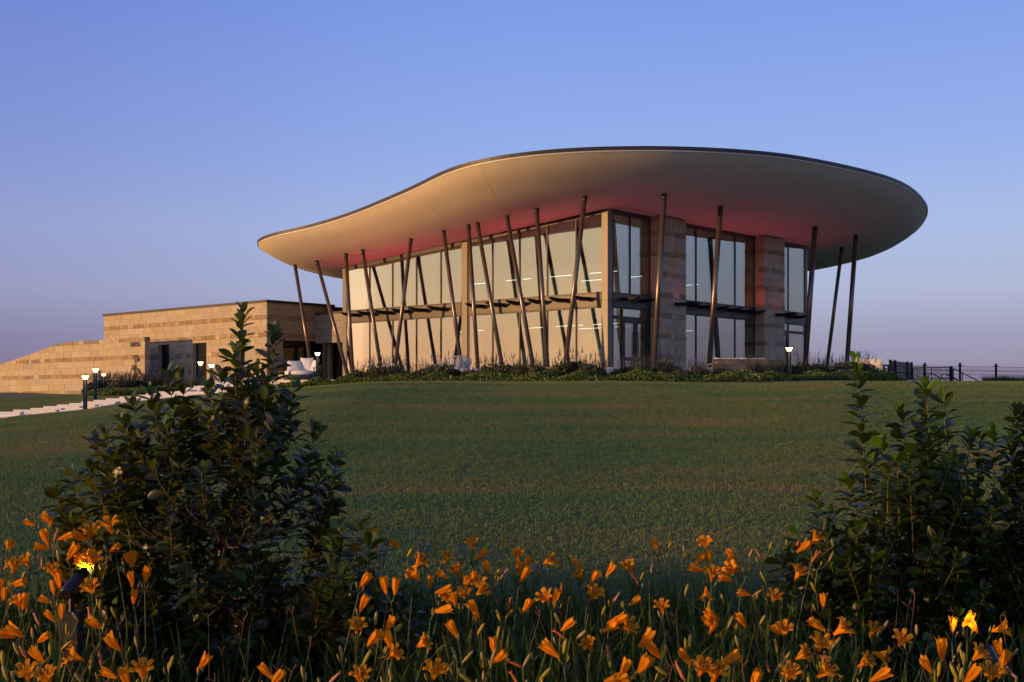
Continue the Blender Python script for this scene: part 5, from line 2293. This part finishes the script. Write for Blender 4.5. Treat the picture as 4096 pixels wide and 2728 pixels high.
# labels: by what they carry, which way they face, and where they stand
ROWS = [(-1e9, 2330, 'back'), (2330, 2540, 'middle'), (2540, 1e9, 'front')]
CNT = {1: 'one', 2: 'two', 3: 'three', 4: 'four'}
for lo, hi, rn in ROWS:
    for side_lo, side_hi, sn in ((-1e9, 700, 'left of the tall shrub'), (700, 1750, 'around the tall left shrub'), (1750, 2600, 'in the middle of the bed'), (2600, 3250, 'left of the right shrub'), (3250, 1e9, 'by the right shrub')):
        sel = [(r_, g) for r_, g in PLANTS if lo <= g[0]['v'] < hi and side_lo <= g[0]['u'] < side_hi]
        sel.sort(key=lambda q: q[1][0]['u'])
        for k, (r_, g) in enumerate(sel):
            no = sum(q['k'] in 'OD' for q in g)
            nt_ = sum(q['k'] == 'T' for q in g)
            nw = sum(q['k'] == 'W' for q in g)
            what = []
            if no:
                what.append('%s open bloom%s' % (CNT[no], 's' if no > 1 else ''))
            elif nt_:
                what.append('%s narrow bloom%s' % (CNT[nt_], 's' if nt_ > 1 else ''))
            elif nw:
                what.append('a wilted bloom')
            else:
                what.append('buds only')
            tag(r_, 'daylily with %s %s, %s row, %s from left' % (what[0], sn, rn, ORD[k] if k < 20 else str(k + 1)),
                'daylily', 'orange daylilies in the foreground bed')

# strap leaves of the daylily bed (uncountable mass) and dry stalks
acc_v, acc_f = [], []
off = 0
for k in range(15000):
    y = 4.7 + 4.6 * nrs.rand() ** .9
    x = (nrs.rand() * 2 - 1) * (.43 * y + 1.6)
    u_ = CX + F_PX * x / y
    if (560 < u_ < 1420 or u_ > 3480) and y > 5.7 and nrs.rand() < .85:
        continue
    b = np.array([x, y, gz(x, y) - .01])
    a = nrs.rand() * 6.283
    L_ = .38 + .34 * nrs.rand()
    w = .0055 + .0065 * nrs.rand()
    lean = .15 + .75 * nrs.rand()
    n_ = 7
    ca, sa = math.cos(a), math.sin(a)
    tv = np.linspace(0, 1, n_)
    rad = L_ * lean * (tv ** 1.6) * .75
    hz = L_ * (tv * (1 - .12 * lean) - .62 * lean * np.clip(tv - .45, 0, 1) ** 2 * 1.7)
    ww = w * (1 - .15 * tv) * np.clip((1 - tv) * 4, .06, 1)
    cx_, cy_ = b[0] + ca * rad, b[1] + sa * rad
    L3 = np.stack([cx_ - sa * ww, cy_ + ca * ww, b[2] + hz + ww * .5], 1)
    C3 = np.stack([cx_, cy_, b[2] + hz], 1)
    R3 = np.stack([cx_ + sa * ww, cy_ - ca * ww, b[2] + hz + ww * .5], 1)
    acc_v.append(np.stack([L3, C3, R3], 1).reshape(-1, 3))
    ix = np.arange(n_ - 1)[:, None] * 3
    acc_f.append(np.vstack([ix + np.array([[0, 1, 4, 3]]), ix + np.array([[1, 2, 5, 4]])]) + off)
    off += n_ * 3
tag(link('daylily_leaves', np_mesh('daylily_leaves', np.vstack(acc_v), np.vstack(acc_f), M['strap'], smooth=True)), kind='stuff')
m = MB()
for k in range(120):
    v = rgf.uniform(2240, 2700)
    Y = fl_depth(v) + rgf.uniform(-.3, .3)
    x = rgf.uniform(-.42, .42) * Y
    b = Vector((x, Y, gz(x, Y)))
    h = rgf.uniform(.35, .75)
    dx = rgf.uniform(-.22, .22)
    m.tube([b, b + Vector((dx * .4, 0, h * .5)), b + Vector((dx, .03, h))], [.003, .0026, .002], 4, cap=False)
    for j in range(2):
        an = rgf.uniform(-1.2, 1.2)
        t_ = b + Vector((dx, .03, h))
        m.tube([t_, t_ + Vector((math.sin(an) * .04, 0, math.cos(an) * .04))], [.002, .0035], 4)
tag(m.build('dry_stalks', M['dry']), kind='stuff')
# mulch under the daylily bed
bv, bf = [], []
xs_, ys_ = np.linspace(-6, 6, 49), np.linspace(3.2, 9.5, 20)
for yy in ys_:
    for xx in xs_:
        bv.append((xx, yy, gz(xx, yy) + .012))
for j in range(len(ys_) - 1):
    for i in range(len(xs_) - 1):
        bf.append((j * 49 + i, j * 49 + i + 1, (j + 1) * 49 + i + 1, (j + 1) * 49 + i))
tag(link('flower_bed_soil', np_mesh('flower_bed_soil', bv, bf, M['mulch'], smooth=True)), kind='structure')

# verbena: thin stems with small pale purple heads at the back of the bed
vb = MB()
vb.tube([(0, 0, 0), (.01, 0, .3), (0, .01, .55)], [.003, .0025, .002], 5, 0, cap=False)
for k in range(4):
    an = k * 1.7
    t_ = Vector((math.cos(an) * .04, math.sin(an) * .04, .60 + .03 * (k % 2)))
    vb.tube([(0, .01, .53), t_], [.002, .002], 4, 0, cap=False)
    for j in range(9):
        q = Vector((rgf.gauss(0, .012), rgf.gauss(0, .012), rgf.uniform(0, .014)))
        vb.add([t_ + q + Vector(d_) * .008 for d_ in ((1, 0, 0), (0, 1, 0), (-1, 0, 0), (0, -1, 0), (0, 0, .8))], [(0, 1, 4), (1, 2, 4), (2, 3, 4), (3, 0, 4)], 1)
VB = vb.mesh('verbena', [M['scape'], M['verbena']])
for (x, y) in ((940, 572), (1220, 588), (1410, 618), (875, 665), (1800, 722), (600, 575)):
    u, v = 1200 + x / 1.8933, 1900 + y / 1.8933
    P = pix(u, v, 8.9)
    o = link('verbena', VB, None, (P.x, P.y, gz(P.x, P.y)))
    s = (P.z - gz(P.x, P.y)) / .61
    o.scale = (1.1, 1.1, s)
    o.rotation_euler = (0, 0, rgf.uniform(0, 6))
    tag(o, 'thin stemmed verbena with tiny pale purple heads behind the orange daylilies', 'verbena', 'verbena stems at the back of the bed')

# garden spotlights in the bed
for (u, v, Y, tilt, lab, tgt) in ((286, 2345, 6.85, R(52), 'black spotlight on a dark box among the left daylilies', (362, 2242, 7.1)),
                                  (3965, 2640, 6.0, R(35), 'dark cylinder spotlight in front of the right shrub', (3884, 2490, 6.28))):
    P = pix(u, v, Y)
    root = empty('garden_spotlight', (P.x, P.y, gz(P.x, P.y)))
    tag(root, lab, 'spotlight', 'garden spotlights in the flower bed')
    hz_ = P.z - gz(P.x, P.y)
    m = MB()
    m.bbox(-.055, .055, -.05, .05, 0, max(.1, hz_ - .14), .006)
    m.build('mounting_box', M['frame'], root)
    m = MB()
    m.tube([(0, 0, max(.1, hz_ - .14)), (0, 0, hz_ - .03)], .016, 8)
    m.build('knuckle', M['black'], root)
    T_ = pix(*tgt)
    dv_ = (T_ - P).normalized()
    m = MB()
    c0 = Vector((0, 0, hz_))
    m.tube([c0 - dv_ * .085, c0 - dv_ * .08, c0 + dv_ * .075, c0 + dv_ * .08], [.030, .036, .036, .038], 18)
    m.build('lamp_housing', M['black'], root, smooth=False)
    sd_ = bpy.data.lights.new('spot_lamp', 'SPOT')
    sd_.energy = 20.0
    sd_.color = (1.0, .72, .30)
    sd_.spot_size = R(50)
    sd_.spot_blend = .6
    sd_.shadow_soft_size = .02
    l_ = link('spot_lamp', sd_, root, c0 + dv_ * .10)
    l_.rotation_euler = (-dv_).to_track_quat('Z', 'Y').to_euler()


# ------------------------------------------------------------------ planting by the pavilion
def quad_leaves(n, pos_fn, size, rs, aspect=.5):
    """diamond leaves; pos_fn(k)->xyz ; returns verts, faces"""
    V, Fc = np.zeros((n * 4, 3)), np.arange(n * 4).reshape(n, 4)
    P = pos_fn(n)
    d = rs.normal(0, 1, (n, 3))
    d[:, 2] = np.abs(d[:, 2]) * .6
    d /= np.linalg.norm(d, axis=1)[:, None]
    nn = rs.normal(0, 1, (n, 3))
    s = np.cross(d, nn)
    s /= np.linalg.norm(s, axis=1)[:, None] + 1e-9
    L_ = (size * (.6 + .8 * rs.rand(n)))[:, None]
    V[0::4] = P
    V[1::4] = P + d * L_ * .5 + s * L_ * aspect * .5
    V[2::4] = P + d * L_
    V[3::4] = P + d * L_ * .5 - s * L_ * aspect * .5
    return V, Fc


def salvia_proto(seed, h=.75, w=.33, n_leaf=1000, n_sp=15):
    rs = np.random.RandomState(seed)
    root = empty('salvia')

    def pos(n):
        a = rs.rand(n) * 6.283
        r_ = w * np.sqrt(rs.rand(n))
        z = rs.rand(n) ** .8 * h * .62 * (1 - .5 * (r_ / w) ** 2)
        return np.stack([r_ * np.cos(a), r_ * np.sin(a), z], 1)
    V, Fc = quad_leaves(n_leaf, pos, .085, rs)
    tag(link('foliage', np_mesh('foliage', V, Fc, M['salvia_leaf']), root), kind='stuff')
    st, fl_ = MB(), MB()
    for k in range(n_sp):
        a = rs.rand() * 6.283
        r_ = w * .8 * math.sqrt(rs.rand())
        b = Vector((r_ * math.cos(a), r_ * math.sin(a), h * .3))
        hh = h * (.72 + .38 * rs.rand())
        t_ = Vector((b.x * 1.5 + rs.normal(0, .05), b.y * 1.5 + rs.normal(0, .05), hh))
        st.tube([b, b.lerp(t_, .5), t_], [.003, .0024, .0016], 3, cap=False)
        sp = .12 + .12 * rs.rand()
        d = (t_ - b).normalized()
        for j in range(9):
            q = t_ - d * sp * (j / 9) + Vector((rs.normal(0, .008), rs.normal(0, .008), 0))
            s = .007 + .010 * (j / 9)
            fl_.add([q + Vector((s, 0, 0)), q + Vector((0, s, 0)), q + Vector((-s, 0, 0)), q + Vector((0, -s, 0)), q + Vector((0, 0, s * 1.6))], [(0, 1, 4), (1, 2, 4), (2, 3, 4), (3, 0, 4)])
    st.build('stems', M['scape'], root)
    tag(fl_.build('flower_spikes', M['salvia_flower'], root), kind='stuff')
    return root


protos = [salvia_proto(s) for s in (1, 2, 3, 4)]
used = [False] * 4


def place_salvia(x, y, s, rot, label, group, z=None):
    k = rgf.randrange(4)
    if used[k]:
        o = copy_tree(protos[k])
    else:
        o = protos[k]
        used[k] = True
    o.location = (x, y, gz(x, y) + .03 if z is None else z)
    o.scale = (s, s, s)
    o.rotation_euler = (0, 0, rot)
    tag(o, label, 'salvia', group)


def grass_proto(seed, n=260, h=.75):
    rs = np.random.RandomState(seed)
    V, Fc = [], []
    off_ = 0
    for k in range(n):
        a = rs.rand() * 6.283
        r0 = .09 * math.sqrt(rs.rand())
        L_ = h * (.6 + .6 * rs.rand())
        lean = .25 + .75 * rs.rand()
        t = np.linspace(0, 1, 5)
        rad = r0 + L_ * lean * .75 * t ** 1.7
        z = L_ * (t - .42 * lean * t ** 3)
        w = .0042 * (1 - .85 * t)
        ca, sa = math.cos(a), math.sin(a)
        A_ = np.stack([ca * rad - sa * w, sa * rad + ca * w, z], 1)
        B_ = np.stack([ca * rad + sa * w, sa * rad - ca * w, z], 1)
        V.append(np.stack([A_, B_], 1).reshape(-1, 3))
        ix = np.arange(4)[:, None] * 2
        Fc.append(ix + np.array([[0, 1, 3, 2]]) + off_)
        off_ += 10
    return np_mesh('fountain_grass', np.vstack(V), np.vstack(Fc), M['fountain'])


GRM = [grass_proto(s) for s in (5, 6)]


def place_grass(x, y, s, label, group, z=None):
    o = link('fountain_grass', GRM[rgf.randrange(2)], None, (x, y, gz(x, y) + .03 if z is None else z), (0, 0, rgf.uniform(0, 6.28)))
    o.scale = (s, s, s)
    tag(o, label, 'ornamental grass', group)


def bed_pt(t, s):
    a = poly_at(BED_F, t)
    b = poly_at(BED_B, t)
    return float(a[0] + (b[0] - a[0]) * s), float(a[1] + (b[1] - a[1]) * s)


def zone(x, y):
    u = CX + F_PX * x / y
    return ('before the left half of the glass facade' if u < 1850 else 'between the facade post and the corner post' if u < 2440
            else 'before the double doors and nearest stone pier' if u < 2760 else 'around the right bollard and wooden sofa')


SAL_L = 'purple spiked salvia behind the low hedge in front of the glass wall'
SAL_G = 'salvia clumps in the pavilion bed'
for k in range(62):
    t = .13 + .80 * (k + rgf.uniform(.1, .9)) / 62
    x, y = bed_pt(t, rgf.uniform(.42, .92))
    place_salvia(x, y, rgf.uniform(.70, 1.5), rgf.uniform(0, 6), 'purple spiked salvia behind the low hedge, ' + zone(x, y), SAL_G)
for k in range(8):
    x, y = bed_pt(.15 + .011 * k, rgf.uniform(.35, .95))
    place_salvia(x, y, rgf.uniform(.95, 1.15), rgf.uniform(0, 6), 'dense purple salvia in the bed end beside the white daybed', 'salvia beside the daybed')
for k, t in enumerate((.22, .25, .29, .335, .36, .39, .43, .47, .50, .52, .57, .60, .64, .66, .70, .72, .735, .76, .80, .84, .86, .88, .90, .92)):
    x, y = bed_pt(t, rgf.uniform(.45, .8))
    place_grass(x, y, rgf.uniform(.85, 1.5), 'grey green fountain grass clump ' + zone(x, y), 'fountain grass in the pavilion bed')
# bed in front of the curved wall
for k in range(46):
    Y = rgf.uniform(58.4, 62.3)
    u = 372 + 285 * (k + rgf.random()) / 46
    X = (u - CX) / F_PX * Y
    place_salvia(X, Y, rgf.uniform(1.15, 1.5), rgf.uniform(0, 6), 'dark purple salvia packed against the curved limestone wall', 'salvia hedge along the curved wall')
for k in range(11):
    Y = rgf.uniform(57.5, 61.5)
    X = (672 + 25 * k - CX) / F_PX * Y
    place_grass(X, Y, rgf.uniform(1.0, 1.35), 'fountain grass clump in front of the stone building doorway', 'fountain grass by the stone building')


def cover_mass(name, n, sampler, hgt, size, seed):
    rs = np.random.RandomState(seed)
    P = []
    while len(P) < n:
        x, y, e = sampler(rs)
        lump = .62 + .38 * math.sin(x * 3.1 + 1.7 * math.sin(y * 2.3)) * math.sin(y * 2.7 + x)
        h = hgt * lump * e
        P.append((x, y, gz(x, y) + .03 + h * rs.rand() ** .55))
    P = np.array(P)
    V, Fc = quad_leaves(n, lambda q: P, size, rs, .62)
    o = link(name, np_mesh(name, V, Fc, M['cover']))
    tag(o, kind='stuff')


def smp_front(rs):
    t = .03 + .95 * rs.rand()
    s = .05 + .42 * rs.rand()
    x, y = bed_pt(t, s)
    return x, y, (.55 + .45 * math.sin(math.pi * min(1, (s - .05) / .42))) * (.7 if t > .93 else 1)


def smp_right(rs):
    t = .80 + .19 * rs.rand()
    s = .04 + .75 * rs.rand()
    x, y = bed_pt(t, s)
    return x, y, 1.25 * math.sin(math.pi * min(1, max(0, (t - .79) / .21))) ** .5


def smp_left(rs):
    Y = 53.6 + 5.4 * rs.rand()
    u = 330 + (330 + 8 * (Y - 53)) * rs.rand()
    if u < 420 and Y < 53.6 + (420 - u) / 90 * 4.5:
        Y = 58.5
    return (u - CX) / F_PX * Y, Y, .9


cover_mass('ground_cover', 52000, smp_front, .36, .072, 31)
cover_mass('ground_cover', 15000, smp_right, .42, .075, 32)
cover_mass('ground_cover', 22000, smp_left, .34, .08, 33)
# taller scrub at the foot of the fence
rs_ = np.random.RandomState(9)
for k in range(34):
    P = pix(3930 + 240 * (k + rgf.random()) / 34, 1530, rgf.uniform(60, 63))
    o = link('fountain_grass', GRM[k % 2], None, (P.x, P.y, gz(P.x, P.y) + .12), (0, 0, rgf.uniform(0, 6)))
    s = rgf.uniform(.35, .75)
    o.scale = (s * 1.3, s * 1.3, s)
    tag(o, 'wispy dry grass clump at the foot of the wire fence', 'ornamental grass', 'grass along the wire fence')
